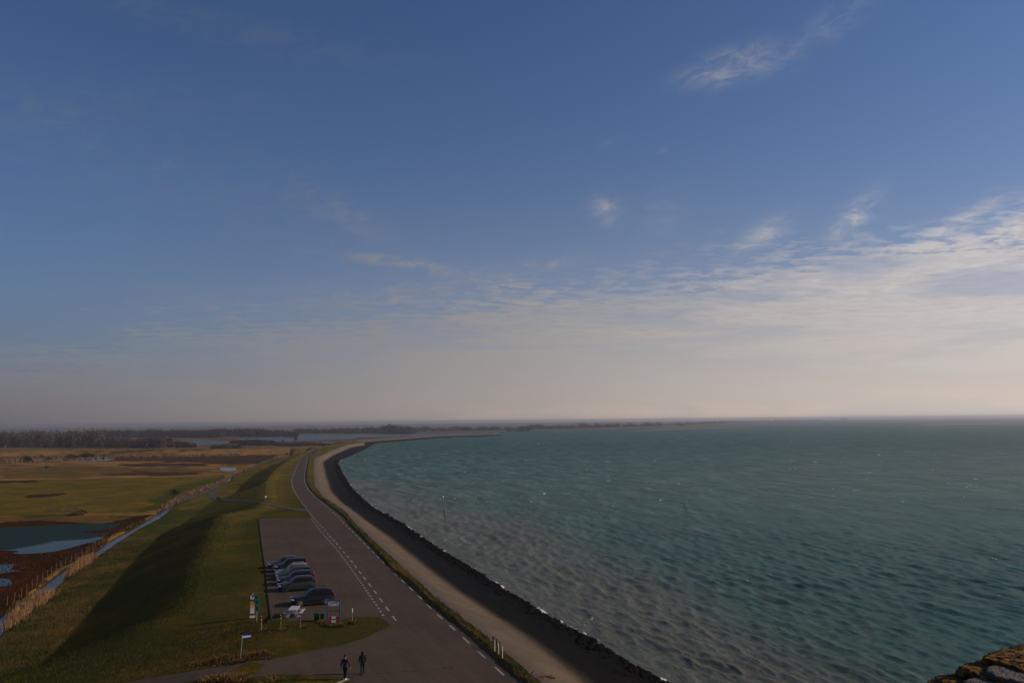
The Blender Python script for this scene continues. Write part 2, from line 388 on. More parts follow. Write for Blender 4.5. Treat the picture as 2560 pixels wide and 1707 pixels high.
def profile(Y):
    """control points across the dike at distance Y, left to right: (X, z) arrays"""
    Y = np.asarray(Y, float)
    W = at(lW, Y); far = np.clip((Y-760)/120, 0, 1)
    f = lambda t, off: at(t, Y)*(1-far) + (W-off)*far
    D_ = f(lD, 10); G = f(lG, 19); Rr = f(lR, 22); C = f(lC, 33)
    T = np.where(Y > 640, C-12, at(lT, Y)); T = np.where((Y > 470) & (Y <= 640), at(lT, Y)*(640-Y)/170+(C-12)*(Y-470)/170, T)
    Cz = np.interp(Y, Cz_Y, Cz_Z); Cz = Cz*(1-far)-1.2*far
    topz = -1.2*far
    D_ = np.minimum(D_, W-2.0); G = np.minimum(G, D_-2.0); Rr = np.minimum(Rr, G-1.0); 
    C = np.minimum(C, Rr-4.0)
    T = np.minimum(T, C-1.5)
    F = np.where(Y > 95, C+3.0, np.interp(Y, [60, 84, 95], [-19, -23, 0]) + np.where(Y > 84, (C+3.0)*(Y-84)/11 + 23*(Y-84)/11*0, 0))
    t95 = np.clip((Y-84)/11, 0, 1); F = (C+3.0)*t95 + np.interp(Y, [50, 84], [-19, -23])*(1-t95)
    F = np.maximum(F, C+2.0); F = np.minimum(F, Rr-2)
    DB = at(lDB, Y); DB = np.where(Y > 590, T-8, DB); DB = np.minimum(DB, T-2)
    FL = at(lFL, Y); FL = np.where(Y > 450, DB-3, FL); FL = np.minimum(FL, DB-1.6)
    Tz = np.full_like(Y, -4.0); Tz = np.minimum(Tz, Cz-0.1)
    one = np.ones_like(Y)
    pts = [(FL-3000, POL*one), (FL, POL*one), (FL+0.5, -5.3*one), (DB-0.6, -5.3*one), (DB, -4.5*one), (T-1.2, Tz-0.12), (T, Tz), (C-(C-T)*0.08, Cz-(Cz-Tz)*0.055),
           (C, Cz), (C+(F-C)*0.4, Cz*0.6+topz*0.4+0.06), (F, topz), (Rr, topz), (Rr+0.22, topz+0.18), (G, topz+0.36), (D_, topz-2.4), (W, SEA+topz*0), (W+9, SEA-2.6+0*W)]
    return pts
def ridge(X, Y, z):
    # the embankment that carries the road inland
    d = np.abs(Y-650-(X+150)*-0.02); rz = np.where(d < 7, -0.6, -0.6-(d-7)*0.32)
    m = np.clip((-150-X)/25, 0, 1)*np.clip((X+520)/120, 0, 1)
    rz = POL-0.3+(rz-POL+0.3)*m
    C = at(lC, Y)
    return np.where((X < C) & (m > 0), np.maximum(z, rz), z)
def height(X, Y):
    X = np.atleast_1d(np.asarray(X, float)); Y = np.atleast_1d(np.asarray(Y, float))
    pts = profile(Y); z = np.full(X.shape, pts[-1][1])
    z = np.where(X < pts[0][0], pts[0][1], z)
    for (x1, z1), (x2, z2) in zip(pts[:-1], pts[1:]):
        mk = (X >= x1) & (X < x2)
        z = np.where(mk, z1+(z2-z1)*(X-x1)/np.maximum(x2-x1, 1e-6), z)
    return ridge(X, Y, z)
def hit(px, py):
    d = ray(px, py); t = np.concatenate([np.linspace(25, 400, 3000), np.linspace(400.5, 2600, 5000)])/d.y
    X = d.x*t; Yv = d.y*t; Z = CAMZ+d.z*t; h = height(X, Yv)
    k = int(np.argmax(Z <= h))
    if k == 0: return Vector((X[-1], Yv[-1], float(h[-1])))
    a, b_ = (Z[k-1]-h[k-1]), (Z[k]-h[k]); f = a/(a-b_)
    return Vector((X[k-1]+(X[k]-X[k-1])*f, Yv[k-1]+(Yv[k]-Yv[k-1])*f, float(height(X[k-1]+(X[k]-X[k-1])*f, Yv[k-1]+(Yv[k]-Yv[k-1])*f)[0])))

rows = np.concatenate([np.geomspace(34, 1388, 520)])
P_ = profile(rows)
NS = [0, 2, 5, 4, 16, 3, 14, 16, 4, 6, 26, 2, 8, 16, 22, 8]     # columns between control points
def strip(i0, i1, counts):
    Xs = []; Zs = []
    for i in range(i0, i1):
        n = counts[i]
        for k in range(n):
            f = k/n; Xs.append(P_[i][0]*(1-f)+P_[i+1][0]*f); Zs.append(P_[i][1]*(1-f)+P_[i+1][1]*f)
    Xs.append(P_[i1][0]); Zs.append(P_[i1][1])
    return np.stack(Xs, 1), np.stack(Zs, 1)
# polder to the left: columns spread from the ditch outwards
def wp(pts, z): return [atz(px, py, z) for px, py in pts]
TAN = np.array((.32, .205, .13)); OLI = np.array((.155, .122, .04)); GRN = np.array((.085, .092, .03)); RED = np.array((.060, .026, .016))
PUR = np.array((.075, .045, .038)); DGR = np.array((.055, .060, .019)); DRY = np.array((.155, .118, .052)); BRN = np.array((.165, .112, .058))
zones = [(wp([(-300, 1206), (0, 1203), (100, 1198), (250, 1195), (520, 1190), (575, 1187), (560, 1200), (500, 1226), (440, 1245), (395, 1268), (340, 1283), (0, 1289), (-300, 1300)], POL), OLI),
         (wp([(440, 1213), (560, 1192), (575, 1190), (500, 1232), (395, 1272), (330, 1282)], POL), GRN),
         (wp([(-400, 1310), (0, 1306), (60, 1298), (200, 1291), (300, 1291), (385, 1286), (340, 1312), (270, 1352), (150, 1422), (0, 1531), (-300, 1720)], POL), RED),
         (wp([(-50, 1297), (60, 1294), (140, 1290), (340, 1292), (300, 1303), (210, 1306), (60, 1302), (-50, 1303)], POL), BRN*0.9),
         (wp([(410, 1142), (500, 1139), (700, 1137), (690, 1146), (640, 1158), (560, 1160), (500, 1156), (420, 1154), (350, 1150)], POL), PUR),
         (wp([(280, 1141), (450, 1139), (480, 1141), (440, 1148), (330, 1153), (270, 1152)], POL), PUR*1.1),
         (wp([(300, 1160), (520, 1157), (530, 1163), (330, 1167)], POL), PUR*.9),
         (wp([(0, 1170), (200, 1163), (330, 1168), (320, 1186), (180, 1192), (0, 1197)], POL), BRN),
         (wp([(250, 1183), (440, 1180), (520, 1186), (300, 1188)], POL), PUR*.9),
         (wp([(60, 1236), (150, 1233), (160, 1238), (100, 1244), (55, 1244)], POL), PUR*.7),
         (wp([(-60, 1203), (80, 1200), (95, 1204), (-60, 1208)], POL), PUR*.7),
         (wp([(520, 1128), (700, 1128), (720, 1136), (520, 1136)], POL), TAN*.95)]
def polder_col(X, Y):
    n = fbm(X/70, Y/22, 4); n2 = fbm(X/18+40, Y/9, 4)
    c = TAN*(0.8+0.3*n2)[..., None]
    a = np.clip((n-0.5)*7, 0, 1)[..., None]; c = c*(1-a)+BRN*a
    a = np.clip((n2-0.58)*8, 0, 1)[..., None]; c = c*(1-a)+(PUR*1.1)*a
    wx = X+(fbm(X/14, Y/14, 3)-0.5)*(4+Y/60); wy = Y+(fbm(X/14+50, Y/14, 3)-0.5)*(4+Y/40)
    for poly, cz in zones:
        mk = inpoly(wx, wy, poly)
        c = np.where(mk[..., None], cz*(0.86+0.28*n2)[..., None], c)
    far = np.clip((Y-700)/300, 0, 1)[..., None]
    return c*(1-far*0.3)
edgeX = P_[1][0]
us = np.linspace(0, 1, 330)**1.7
wid = (rows*0.72+60)
PX = edgeX[:, None] - (us[::-1][None, :])*(wid-0)[:, None]
PX[:, 0] -= 2500
PY = np.repeat(rows[:, None], PX.shape[1], 1)
PZ = ridge(PX, PY, np.full(PX.shape, POL)); PZ = PZ + (fbm(PX/9, PY/9, 3)-0.5)*0.16*np.clip((PX.max(1)[:, None]-PX)/3, 0, 1)*(PZ < POL+0.01)
PC = polder_col(PX, PY)
GX, GZ = strip(1, 14-2+1-1, NS)   # ditch to the road's right edge and verge
GX, GZ = strip(1, 13, NS)
GY = np.repeat(rows[:, None], GX.shape[1], 1)
GZ = ridge(GX, GY, GZ)
def dike_col(X, Y, cols):
    FL_, DBx, Tx, Cx_, Fx, Rx = [P_[i][0][:, None] for i in (1, 4, 6, 8, 10, 11)]
    n = fbm(X/6, Y/14, 4); n2 = fbm(X/25+9, Y/60, 3); n3 = fbm(X/3+80, Y/5, 3)
    g = DGR*1.25*(0.85+0.3*n3)[..., None]
    a = np.clip((n2-0.42)*5+(n3-0.5)*1.5, 0, 1)[..., None]
    c = g*(1-a*0.6)+DRY*0.8*a*0.6
    # berm at the foot: dry
    m = (X < Tx)[..., None]; a = np.clip((n-0.42)*6, 0, 1)[..., None]
    c = np.where(m, DRY*1.05*a + (DGR*1.35)*(1-a), c)
    # the steep slope: old grass, darkened in colour to deepen its shade
    m = ((X >= Tx-0.3) & (X < Cx_+1))[..., None]; a = np.clip((n-0.58)*5, 0, 1)[..., None]
    c = np.where(m, np.array((.052, .054, .022))*(1-a)+np.array((.070, .056, .028))*a, c)
    fs = np.clip((Y-190)/40, 0, 1)[..., None]*m; c = c*(1+0.9*fs*np.array((1.15, 1.0, .9)))  # farther slope lightened in colour to soften its shade
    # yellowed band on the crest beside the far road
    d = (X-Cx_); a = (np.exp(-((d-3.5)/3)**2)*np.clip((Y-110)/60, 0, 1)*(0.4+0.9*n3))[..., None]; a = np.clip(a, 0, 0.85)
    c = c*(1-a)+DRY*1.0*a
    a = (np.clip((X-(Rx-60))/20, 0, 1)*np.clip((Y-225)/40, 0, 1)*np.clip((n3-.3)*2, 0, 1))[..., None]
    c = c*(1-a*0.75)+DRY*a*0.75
    # the verge between road and stones
    m = (X > Rx-0.05)[..., None]; Gx = P_[13][0][:, None]
    v = np.clip((X-Rx)/np.maximum(Gx-Rx, .1), 0, 1); a = np.clip(1.2-v*3+(n-0.5)*2, 0, 1)[..., None]
    vg = np.array((.145, .092, .058))*a + np.where((n3 > 0.55)[..., None], DGR*1.6, DRY*0.85)*(1-a)
    c = np.where(m, vg*1.25, c)
    # ditch bed
    m = ((X > FL_+0.1) & (X < DBx-0.1))[..., None]; c = np.where(m, np.array((.05, .035, .022)), c)
    fr = np.clip((Y-760)/120, 0, 1)[..., None]*((X > Tx)[..., None])
    c = c*(1-fr)+np.array((.17, .125, .085))*fr
    return c
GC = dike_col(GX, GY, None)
GC = GC*(0.82+0.25*np.clip((GY-90)/120, 0, 1))[..., None]  # near grass darkened in colour to imitate lens vignetting
# small bumps on rough grass, none under the asphalt
bum = (fbm(GX/1.3, GY/1.3, 3)-0.5)*0.22; Tx, Cx_ = P_[6][0][:, None], P_[8][0][:, None]
rough = np.clip((Cx_+1-GX)/2, 0, 1)*np.clip((GX-P_[4][0][:, None])/1.0, 0, 1)*np.clip((GY-86)/6, 0, 1)
vr = ((GX > P_[12][0][:, None]+0.01))*1.0
GZ = GZ + bum*rough + vr*(fbm(GX/.8, GY/.8, 3)-0.35)*0.3
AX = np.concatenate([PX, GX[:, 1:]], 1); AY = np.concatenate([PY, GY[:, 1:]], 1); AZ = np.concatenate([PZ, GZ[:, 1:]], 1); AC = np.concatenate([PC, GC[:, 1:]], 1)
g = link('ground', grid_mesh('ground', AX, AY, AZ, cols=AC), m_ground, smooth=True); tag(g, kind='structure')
# stone slope
SX, SZ = strip(13, 16, NS); SY = np.repeat(rows[:, None], SX.shape[1], 1)
Gx, Dx_, Wx = P_[13][0][:, None], P_[14][0][:, None], P_[15][0][:, None]
vv = np.where(SX < Dx_, 1-0.45*(SX-Gx)/(Dx_-Gx), 0.55-0.55*(SX-Dx_)/(Wx-Dx_))
rr_ = np.clip((0.42-vv)*2.2, 0, 1)
SZ = SZ + (fbm(SX/0.8, SY/0.9, 3)-0.5)*1.15*rr_ + (fbm(SX/3.1+7, SY/3.5, 2)-0.5)*0.7*rr_ + (fbm(SX/.7, SY/.7, 2)-.5)*.05*(1-rr_)*np.clip((SX-Gx)/.5, 0, 1)
SZ[:, 0] = GZ[:, -1]
g = link('stone_slope', grid_mesh('stone_slope', SX, SY, SZ, attrs={'v': vv}), m_stone, smooth=True); tag(g, kind='structure')

# rubble along the waterline
_rk = bmesh.new(); bmesh.ops.create_icosphere(_rk, subdivisions=1, radius=1.0); _bv = np.array([v.co[:] for v in _rk.verts]); _bf = np.array([[v.index for v in f.verts] for f in _rk.faces]); _rk.free()
rsr = np.random.RandomState(21); RV = []; RF = []; ro = 0
for i in range(5200):
    y = 56*(520/56.)**rsr.rand(); x = float(at(lW, np.array(y))) - abs(rsr.randn())*1.3 + 0.5; s_ = (.12+.26*rsr.rand()**2)*(1+y/400)
    z = -5.12+0.22*(float(at(lW, np.array(y)))-x)+.1
    v_ = _bv*(s_*(0.7+0.6*rsr.rand(3)))*(0.8+0.4*rsr.rand(len(_bv))[:, None]); RV.append(v_+np.array([x, y, z])); RF.append(_bf+ro); ro += len(_bv)
o = link('shore_rubble', quads_mesh('shore_rubble', np.concatenate(RV), np.concatenate(RF)), mat('wet_basalt', (.0035, .003, .0028), .8, spec=.03, var=.6, vscale=1.0)); tag(o, 'black wet rubble lying along the waterline', kind='stuff')
# ------------------------------------------------------------------ sea
ypx = np.arange(500, 1.6, -0.72); sY = (CAMZ-SEA)*826.4/ypx; sU = np.concatenate([np.arange(-0.42, 0.70, 0.0016), np.linspace(0.71, 1.6, 40)])
U, YY = np.meshgrid(sU, sY); XX = U*YY
drow = np.gradient(sY)[:, None]; dcol = 0.0016*YY
rs = np.random.RandomState(11)
HX = np.zeros_like(XX); HY = np.zeros_like(XX); HZ = np.zeros_like(XX); SL = np.zeros_like(XX)
amp_patch = 0.65+0.7*fbm(XX/45, YY/45, 3)
for k in range(64):
    lam = 0.7*(4.2/0.7)**rs.rand(); th = math.pi + 0.30 + rs.randn()*0.34
    kx, ky = math.cos(th), math.sin(th); kk = 2*math.pi/lam
    a = 0.0060*lam*(1.0 if lam < 2.4 else 0.72)
    # drop waves the mesh rows cannot carry
    res = np.abs(ky)*drow + np.abs(kx)*dcol
    fade = np.clip((lam/np.maximum(res, 1e-3)-2.2)/2.0, 0, 1)
    ph = kk*(kx*XX+ky*YY)+rs.rand()*6.28
    a = a*fade*amp_patch
    HZ += a*np.cos(ph); HX -= kx*a*np.sin(ph)*0.9; HY -= ky*a*np.sin(ph)*0.9; SL += a*kk*np.cos(ph)
Wd = XX-at(lW, YY); Wd = np.where(YY > 1389, 400, Wd)
shal = np.exp(-(np.clip(Wd-2, 0, None)/ (13+18*fbm(XX/16, YY/40, 3)))**2)*0.95*np.clip((420-YY)/200, 0.25, 1) + 0.55*np.exp(-np.clip(Wd, 0, None)/60)*fbm(XX/15+3, YY/30, 3)*1.3*(YY < 350)
shal = np.clip(shal, 0, 1)
patch = fbm(XX/9+5, YY/16, 3)
foam = np.clip((SL-0.26)*6.0, 0, 1)*np.clip((patch-0.585)*12, 0, 1)*1.0
farf = np.clip((YY-90)/150, 0, 1)*np.clip((fbm(XX/2.6+70, YY/4, 4)-0.757)*14, 0, 1)*0.85
foam = np.maximum(foam, farf)
sn = fbm(XX/0.9, YY/1.5, 4)*.6+fbm(XX/5, YY/9, 2)*.4; edge_ = np.exp(-((Wd-1.0)/0.6)**2)
foam = np.maximum(foam, edge_*np.clip((sn-0.50)*8, 0, 1)*1.0)
foam = np.maximum(foam, np.exp(-((Wd-4.5)/3.0)**2)*np.clip((fbm(XX/1.2+30, YY/1.8, 4)-0.70)*9, 0, 1)*0.8)
keep = (Wd > -6)
keep = keep[:-1, :-1] & keep[1:, 1:]
HZ *= np.clip(Wd/6, 0.25, 1)
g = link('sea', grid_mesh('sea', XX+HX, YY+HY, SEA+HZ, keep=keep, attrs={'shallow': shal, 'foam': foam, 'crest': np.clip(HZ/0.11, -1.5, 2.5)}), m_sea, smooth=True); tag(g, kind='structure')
bm = bmesh.new()
for q in ((-9000, -40), (9000, -40), (9000, 9500), (-9000, 9500)): bm.verts.new((q[0], q[1], -9.0))
bm.faces.new(bm.verts); tag(obj('seabed', bm, mat('seabed_sand', (.05, .045, .035), .9)), kind='structure')

# ------------------------------------------------------------------ draped sheets
def drape(name, polypx, mat_, off, cell=2.0, holes=(), z=None, world=False):
    def dens(pl):
        out = []
        for i in range(len(pl)):
            a, b_ = pl[i], pl[(i+1) % len(pl)]; n = 1 if world else max(1, int(math.hypot(b_[0]-a[0], b_[1]-a[1])/12))
            for k in range(n): out.append((a[0]+(b_[0]-a[0])*k/n, a[1]+(b_[1]-a[1])*k/n))
        return out
    def tw(pl):
        if world: return [tuple(p) for p in pl]
        if z is not None: return [atz(px, py, z) for px, py in dens(pl)]
        return [tuple(hit(px, py)[:2]) for px, py in dens(pl)]
    W_ = tw(polypx); H_ = [tw(h) for h in holes]
    V = [Vector(p) for p in W_]; n0 = len(V); E = [(i, (i+1) % n0) for i in range(n0)]
    for h in H_:
        k = len(V); V += [Vector(p) for p in h]; E += [(k+i, k+(i+1) % len(h)) for i in range(len(h))]
    xs = [p[0] for p in W_]; ys = [p[1] for p in W_]
    if cell and z is None:
        gx, gy = np.meshgrid(np.arange(min(xs), max(xs), cell), np.arange(min(ys), max(ys), cell)); gx = gx.ravel()+0.01; gy = gy.ravel()+0.013
        mk = inpoly(gx, gy, W_)
        for h in H_: mk &= ~inpoly(gx, gy, h)
        V += [Vector(p) for p in zip(gx[mk], gy[mk])]
    ve, _, fa, *_r = delaunay_2d_cdt(V, E, [], 0, 1e-4)
    X = np.array([p.x for p in ve]); Y = np.array([p.y for p in ve])
    Z = (height(X, Y) if z is None else np.full(len(X), z)) + off
    if name == 'road': Z = np.minimum(Z, off)
    tri = []
    for f_ in fa:
        cx, cy = X[list(f_)].mean(), Y[list(f_)].mean()
        if inpoly([cx], [cy], W_)[0] and not any(inpoly([cx], [cy], h)[0] for h in H_): tri.append(f_)
    bm = bmesh.new(); vs = [bm.verts.new((x, y, zz)) for x, y, zz in zip(X, Y, Z)]
    for f_ in tri:
        if len(set(f_)) >= 3:
            try: bm.faces.new([vs[i] for i in f_])
            except ValueError: pass
    bmesh.ops.recalc_face_normals(bm, faces=bm.faces)
    if bm.faces and sum(f_.normal.z for f_ in bm.faces) < 0: bmesh.ops.reverse_faces(bm, faces=bm.faces)
    return obj(name, bm, mat_)
road_left = [(749.8, 1141.8), (742, 1158), (734.4, 1176), (728, 1190), (725.5, 1200), (726, 1210), (727.7, 1218), (732, 1228), (738.8, 1238), (748, 1251), (761, 1266.7), (776.8, 1292.5)]
road_right = [(1318, 1716), (1296, 1694.5), (1238, 1639), (1209, 1618.5), (1151, 1569), (1092.5, 1516.5), (1049, 1478.5), (976, 1423.5), (918, 1356.5), (859, 1292), (820.2, 1263), (793.5, 1243), (775.5, 1225), (764.5, 1205), (763.5, 1182.7), (768, 1161), (772.5, 1142)]
outline = road_left + [(776.8, 1293), (646.4, 1296.4), (656.7, 1375), (662.5, 1414), (669, 1479), (678.9, 1551.4), (760, 1551.5), (791, 1550.5), (840, 1547), (900, 1542), (925, 1540.5), (942.8, 1541),
           (962, 1549), (973, 1560), (971, 1566), (954.4, 1573.4), (910.7, 1595), (858, 1611), (800, 1621.5), (700, 1644), (595, 1659), (476, 1678), (357, 1697.6), (300, 1708),
           (260, 1730), (420, 1712), (500, 1700), (560, 1695.5), (653.5, 1689), (691, 1685.5), (760, 1686.5), (830, 1689), (862, 1697), (874, 1708), (878, 1730)] + [(1330, 1730)] + road_right
tag(drape('road', outline, m_asph, 0.012, 2.5), kind='structure')
# road beyond the bend and inland
tag(drape('inland_road', [(750.5, 1141.2), (762, 1136.5), (776, 1131), (786, 1126.5), (790, 1123), (786, 1120.5), (772, 1119.2), (740, 1118.6), (700, 1118.2), (640, 1118), (600, 1118), (600, 1117), (700, 1117.0), (760, 1117.2), (795, 1118),
        (806, 1121), (807, 1125), (800, 1130), (790, 1134.5), (778, 1139.5), (772.5, 1141.5)], m_asph, 0.05, 0), kind='structure')
m_path = mat('cycle_path_asphalt', (.065, .055, .052), .85, var=.2, vscale=1.0)
path_px = [(767, 1273), (735, 1269.5), (700, 1264), (665, 1257), (640, 1252.5), (610, 1250), (575, 1248.5), (556, 1246.5), (542, 1241), (537, 1236), (545, 1229), (553, 1225.5), (548, 1224), (536, 1226), (523, 1232), (517, 1238), (522, 1243), (540, 1249),
           (560, 1251.5), (600, 1252.5), (635, 1254.6), (660, 1259.5), (700, 1268), (735, 1274), (771, 1278.5)]
tag(drape('cycle_path', path_px, m_path, 0.06, 2.0), kind='structure')
# painted markings: one thing per row of dashes is paint on the road; each row is a structure sheet
def along(pts, n):
    out = []; L_ = [0]
    W_ = [Vector(atz(px, py, 0)) for px, py in pts]
    for a, b_ in zip(W_[:-1], W_[1:]): L_.append(L_[-1]+(b_-a).length)
    return W_, L_
def dashes(name, pts, on, off, width, start=0.0):
    W_, L_ = along(pts, 0); bm = bmesh.new(); s = start
    def pt(s):
        for i in range(len(L_)-1):
            if s <= L_[i+1]: f = (s-L_[i])/(L_[i+1]-L_[i]); return W_[i].lerp(W_[i+1], f), (W_[i+1]-W_[i]).normalized()
        return W_[-1], (W_[-1]-W_[-2]).normalized()
    while s < L_[-1]:
        p, d = pt(s); q, d2 = pt(min(s+on, L_[-1])); n = Vector((-d.y, d.x))*width/2; n2 = Vector((-d2.y, d2.x))*width/2
        bm.faces.new([bm.verts.new((*v, 0.018)) for v in (p-n, q-n2, q+n2, p+n)]); s += on+off
    bmesh.ops.recalc_face_normals(bm, faces=bm.faces)
    tag(obj(name, bm, m_paint), kind='structure')
dashes('road_marking', [(959, 1539), (921, 1482.5), (880, 1424), (843.7, 1374.5), (800, 1326), (777.5, 1295)], 0.75, 0.85, 0.20)
dashes('road_marking', [(990, 1551), (937, 1478), (870.5, 1392), (800, 1311), (790, 1301)], 2.1, 2.3, 0.20)
dashes('road_marking', [(795, 1306), (779, 1288), (764, 1267), (742, 1238.5)], 0.95, 1.1, 0.22)
dashes('road_marking', [(742, 1238), (732.5, 1222), (729, 1209), (729, 1200), (734, 1184), (739, 1172), (753, 1143)], 30, 0.0, 0.16)
dashes('road_marking', [(1266, 1693), (1190, 1623), (1135, 1572), (1087, 1529.7), (1050.6, 1493), (1004, 1449.6), (969, 1416), (884.5, 1331.6), (851, 1298), (810, 1260), (790, 1243.5)], 2.2, 2.6, 0.20, 0.6)
dashes('road_marking', [(790, 1244), (772, 1226.5), (763.2, 1212), (761, 1200), (761.5, 1183), (765.5, 1161), (770, 1143)], 30, 0, 0.14)
# kerb bands
def band(name, pts, w_, h_, mat_, z0=0.0, kind='structure'):
    bm = bmesh.new(); W_ = [Vector(atz(px, py, z0)) for px, py in pts]
    for a, b_ in zip(W_[:-1], W_[1:]):
        d = (b_-a); c = (a+b_)/2
        box(bm, (c.x, c.y, z0+h_/2), (d.length+0.05, w_, h_), Matrix.Rotation(math.atan2(d.y, d.x), 3, 'Z'))
    return tag(obj(name, bm, mat_), kind=kind)
m_conc = mat('pale_concrete', (.26, .21, .17), .9, var=.3, vscale=8)
band('kerb', [(646.2, 1296.4), (656.2, 1375), (662, 1414), (668.4, 1479), (678.3, 1551)], 0.12, 0.08, mat('kerb_stone_dark', (.025, .02, .017), .9, var=.3, vscale=3))
band('kerb', [(829, 1714), (846, 1706), (869, 1696.6)], 0.3, 0.03, m_conc)

# ------------------------------------------------------------------ pools, ditch water, lagoons
def pool(name, pts, mt=m_pool, z=POL+0.09): 
    o = drape(name, pts, mt, 0.0, 0, z=z); tag(o, kind='structure')
pool('pool', [(-120, 1320), (0, 1319), (40, 1316), (89, 1314.5), (150, 1311), (200, 1309), (250, 1308), (301, 1308.5), (296, 1314), (285, 1320), (270, 1324), (240, 1326.5), (212, 1328), (214, 1331), (240, 1333), (277, 1333.5), (262, 1337.5),
              (239, 1339), (257, 1342.5), (256, 1346), (236, 1350), (240, 1354), (215, 1358), (201, 1361.5), (170, 1370.5), (138, 1378), (100, 1382), (49, 1384.5), (30, 1382), (48, 1378), (40, 1376), (0, 1375.5), (-120, 1377)])
pool('pool', [(-60, 1411), (0, 1410.5), (36, 1408.5), (38, 1411), (29, 1419), (27, 1424), (54, 1426.5), (30, 1428.5), (0, 1433.5), (-60, 1440)])
pool('pool', [(-60, 1446), (0, 1444.5), (22, 1446), (30, 1455), (31, 1460), (15, 1464.5), (0, 1465.5), (-60, 1468)])
pool('pool', [(549, 1168), (560, 1167.5), (575, 1169.5), (591, 1169), (590, 1175), (575, 1178), (552, 1176.5)], m_ditch)
pool('pool', [(193, 1150), (220, 1146), (265, 1144.8), (290, 1147), (270, 1151.5), (230, 1153), (200, 1152.5)], m_ditch)
pool('pool', [(318, 1162), (400, 1162.6), (465, 1161.6), (430, 1164.5), (360, 1164.6)])
pool('pool', [(447, 1151.6), (480, 1147.5), (497, 1145), (490, 1148.5), (462, 1152.5)])
pool('pool', [(580, 1145.5), (640, 1146.6), (655, 1148), (610, 1149)])
pool('pool', [(20, 1204), (64, 1202.2), (60, 1204.6), (25, 1205.6)])
pool('pool', [(98, 1239.2), (110, 1238.6), (111, 1240), (99, 1240.6)])
pool('pool', [(20, 1305), (100, 1300.3), (118, 1300), (60, 1304.2)])
LZ = POL+0.1
pool('lagoon', [(585, 1096.4), (640, 1095), (700, 1091.4), (780, 1089.6), (900, 1088.6), (1005, 1090), (985, 1092), (900, 1092.6), (880, 1094), (905, 1096), (830, 1098.5), (760, 1101.5), (690, 1103), (650, 1100), (600, 1098.5)], m_lag, LZ)
pool('lagoon', [(440, 1101), (500, 1100), (575, 1102.5), (590, 1104.5), (560, 1108), (520, 1110.5), (490, 1113), (455, 1112)], m_lag, LZ)
pool('lagoon', [(790, 1105), (810, 1104), (850, 1105.5), (820, 1109.5), (795, 1110)], m_lag, LZ)
pool('lagoon', [(840, 1087.2), (1000, 1085.4), (1110, 1083.2), (1245, 1081.5), (1245, 1084), (1120, 1086.5), (1060, 1088.5), (1010, 1089.6), (860, 1088.2)], m_lag, LZ)
# ditch water
bm = bmesh.new(); prev = None
for y in np.geomspace(36, 590, 160):
    p = profile(np.array([y])); a = (float(p[1][0][0])-0.2, y, -4.98); b_ = (float(p[4][0][0])+0.1, y, -4.98)
    cur = (bm.verts.new(a), bm.verts.new(b_))
    if prev: bm.faces.new((prev[0], prev[1], cur[1], cur[0]))
    prev = cur
tag(obj('ditch_water', bm, m_ditch), kind='structure')

# ------------------------------------------------------------------ far land
def farland(name, pts, z, mt, thick=1.0):
    return tag(drape(name, pts, mt, 0.0, 0, z=z), kind='structure')
m_farland = mat('far_land', (.10, .09, .06), .95, var=.3, vscale=.01)
m_sand = mat('sand_bank', (.26, .21, .17), .95, var=.2, vscale=.01)
bm = bmesh.new()
coast = [(-4200, 1386), (-260, 1386), (-262, 1640), (-199, 1712), (-60, 1770), (225, 2110), (547, 2690), (1560, 5200), (2966, 6900), (4300, 9400), (-9000, 9400), (-9000, 1386)]
bm.faces.new([bm.verts.new((x, y, POL)) for x, y in coast[1:]]); bmesh.ops.recalc_face_normals(bm, faces=bm.faces)
for f_ in bm.faces:
    if f_.normal.z < 0: f_.normal_flip()
tag(obj('far_land', bm, m_farland), kind='structure')
bm = bmesh.new()                                       # low sea dike along the far coast
for a, b_ in zip(coast[3:9], coast[4:10]):
    a, b_ = Vector(a), Vector(b_); d = (b_-a); n = Vector((-d.y, d.x)).normalized()
    pr = [(0, -5.2), (12, -2.2), (16, -1.4), (20, -1.4), (34, -4.7)]
    rw = [[bm.verts.new((*(p+n*o_), z_)) for o_, z_ in pr] for p in (a, b_)]
    for k in range(4): bm.faces.new((rw[0][k], rw[1][k], rw[1][k+1], rw[0][k+1]))
bmesh.ops.recalc_face_normals(bm, faces=bm.faces)
tag(obj('far_dike', bm, mat('far_dike_stone', (.085, .075, .05), .9)), kind='structure')
def spit(name, a, b_, wd, hz, mt):
    a = Vector(atz(*a, SEA)); b_ = Vector(atz(*b_, SEA)); d = (b_-a).normalized(); n = Vector((-d.y, d.x)); bm = bmesh.new(); rings = []
    N = 24
    for i in range(N+1):
        t_ = i/N; k = math.sin(math.pi*min(1, t_*1.0))**0.4 if 0 < t_ < 1 else 0.02; c = a.lerp(b_, t_)
        rings.append([bm.verts.new((*(c+n*o_*wd*k), SEA-0.5+(hz+0.5)*z_*k)) for o_, z_ in ((0, 0), (.25, .8), (.4, 1), (.6, 1), (1, 0))])
    for p, q in zip(rings[:-1], rings[1:]):
        for k in range(4): bm.faces.new((p[k], q[k], q[k+1], p[k+1]))
    bmesh.ops.recalc_face_normals(bm, faces=bm.faces)
    tag(obj(name, bm, mt), kind='structure')
spit('far_spit', (1578, 1078), (1900, 1066), 60, 3.2, mat('spit_stone', (.13, .095, .06), .9))
spit('sand_bank', (2330, 1062), (2640, 1057.5), 160, 1.6, m_sand)
spit('island', (625, 1099.5), (985, 1097.5), 26, 1.8, mat('marsh_bank', (.05, .045, .03), .9)) if False else None

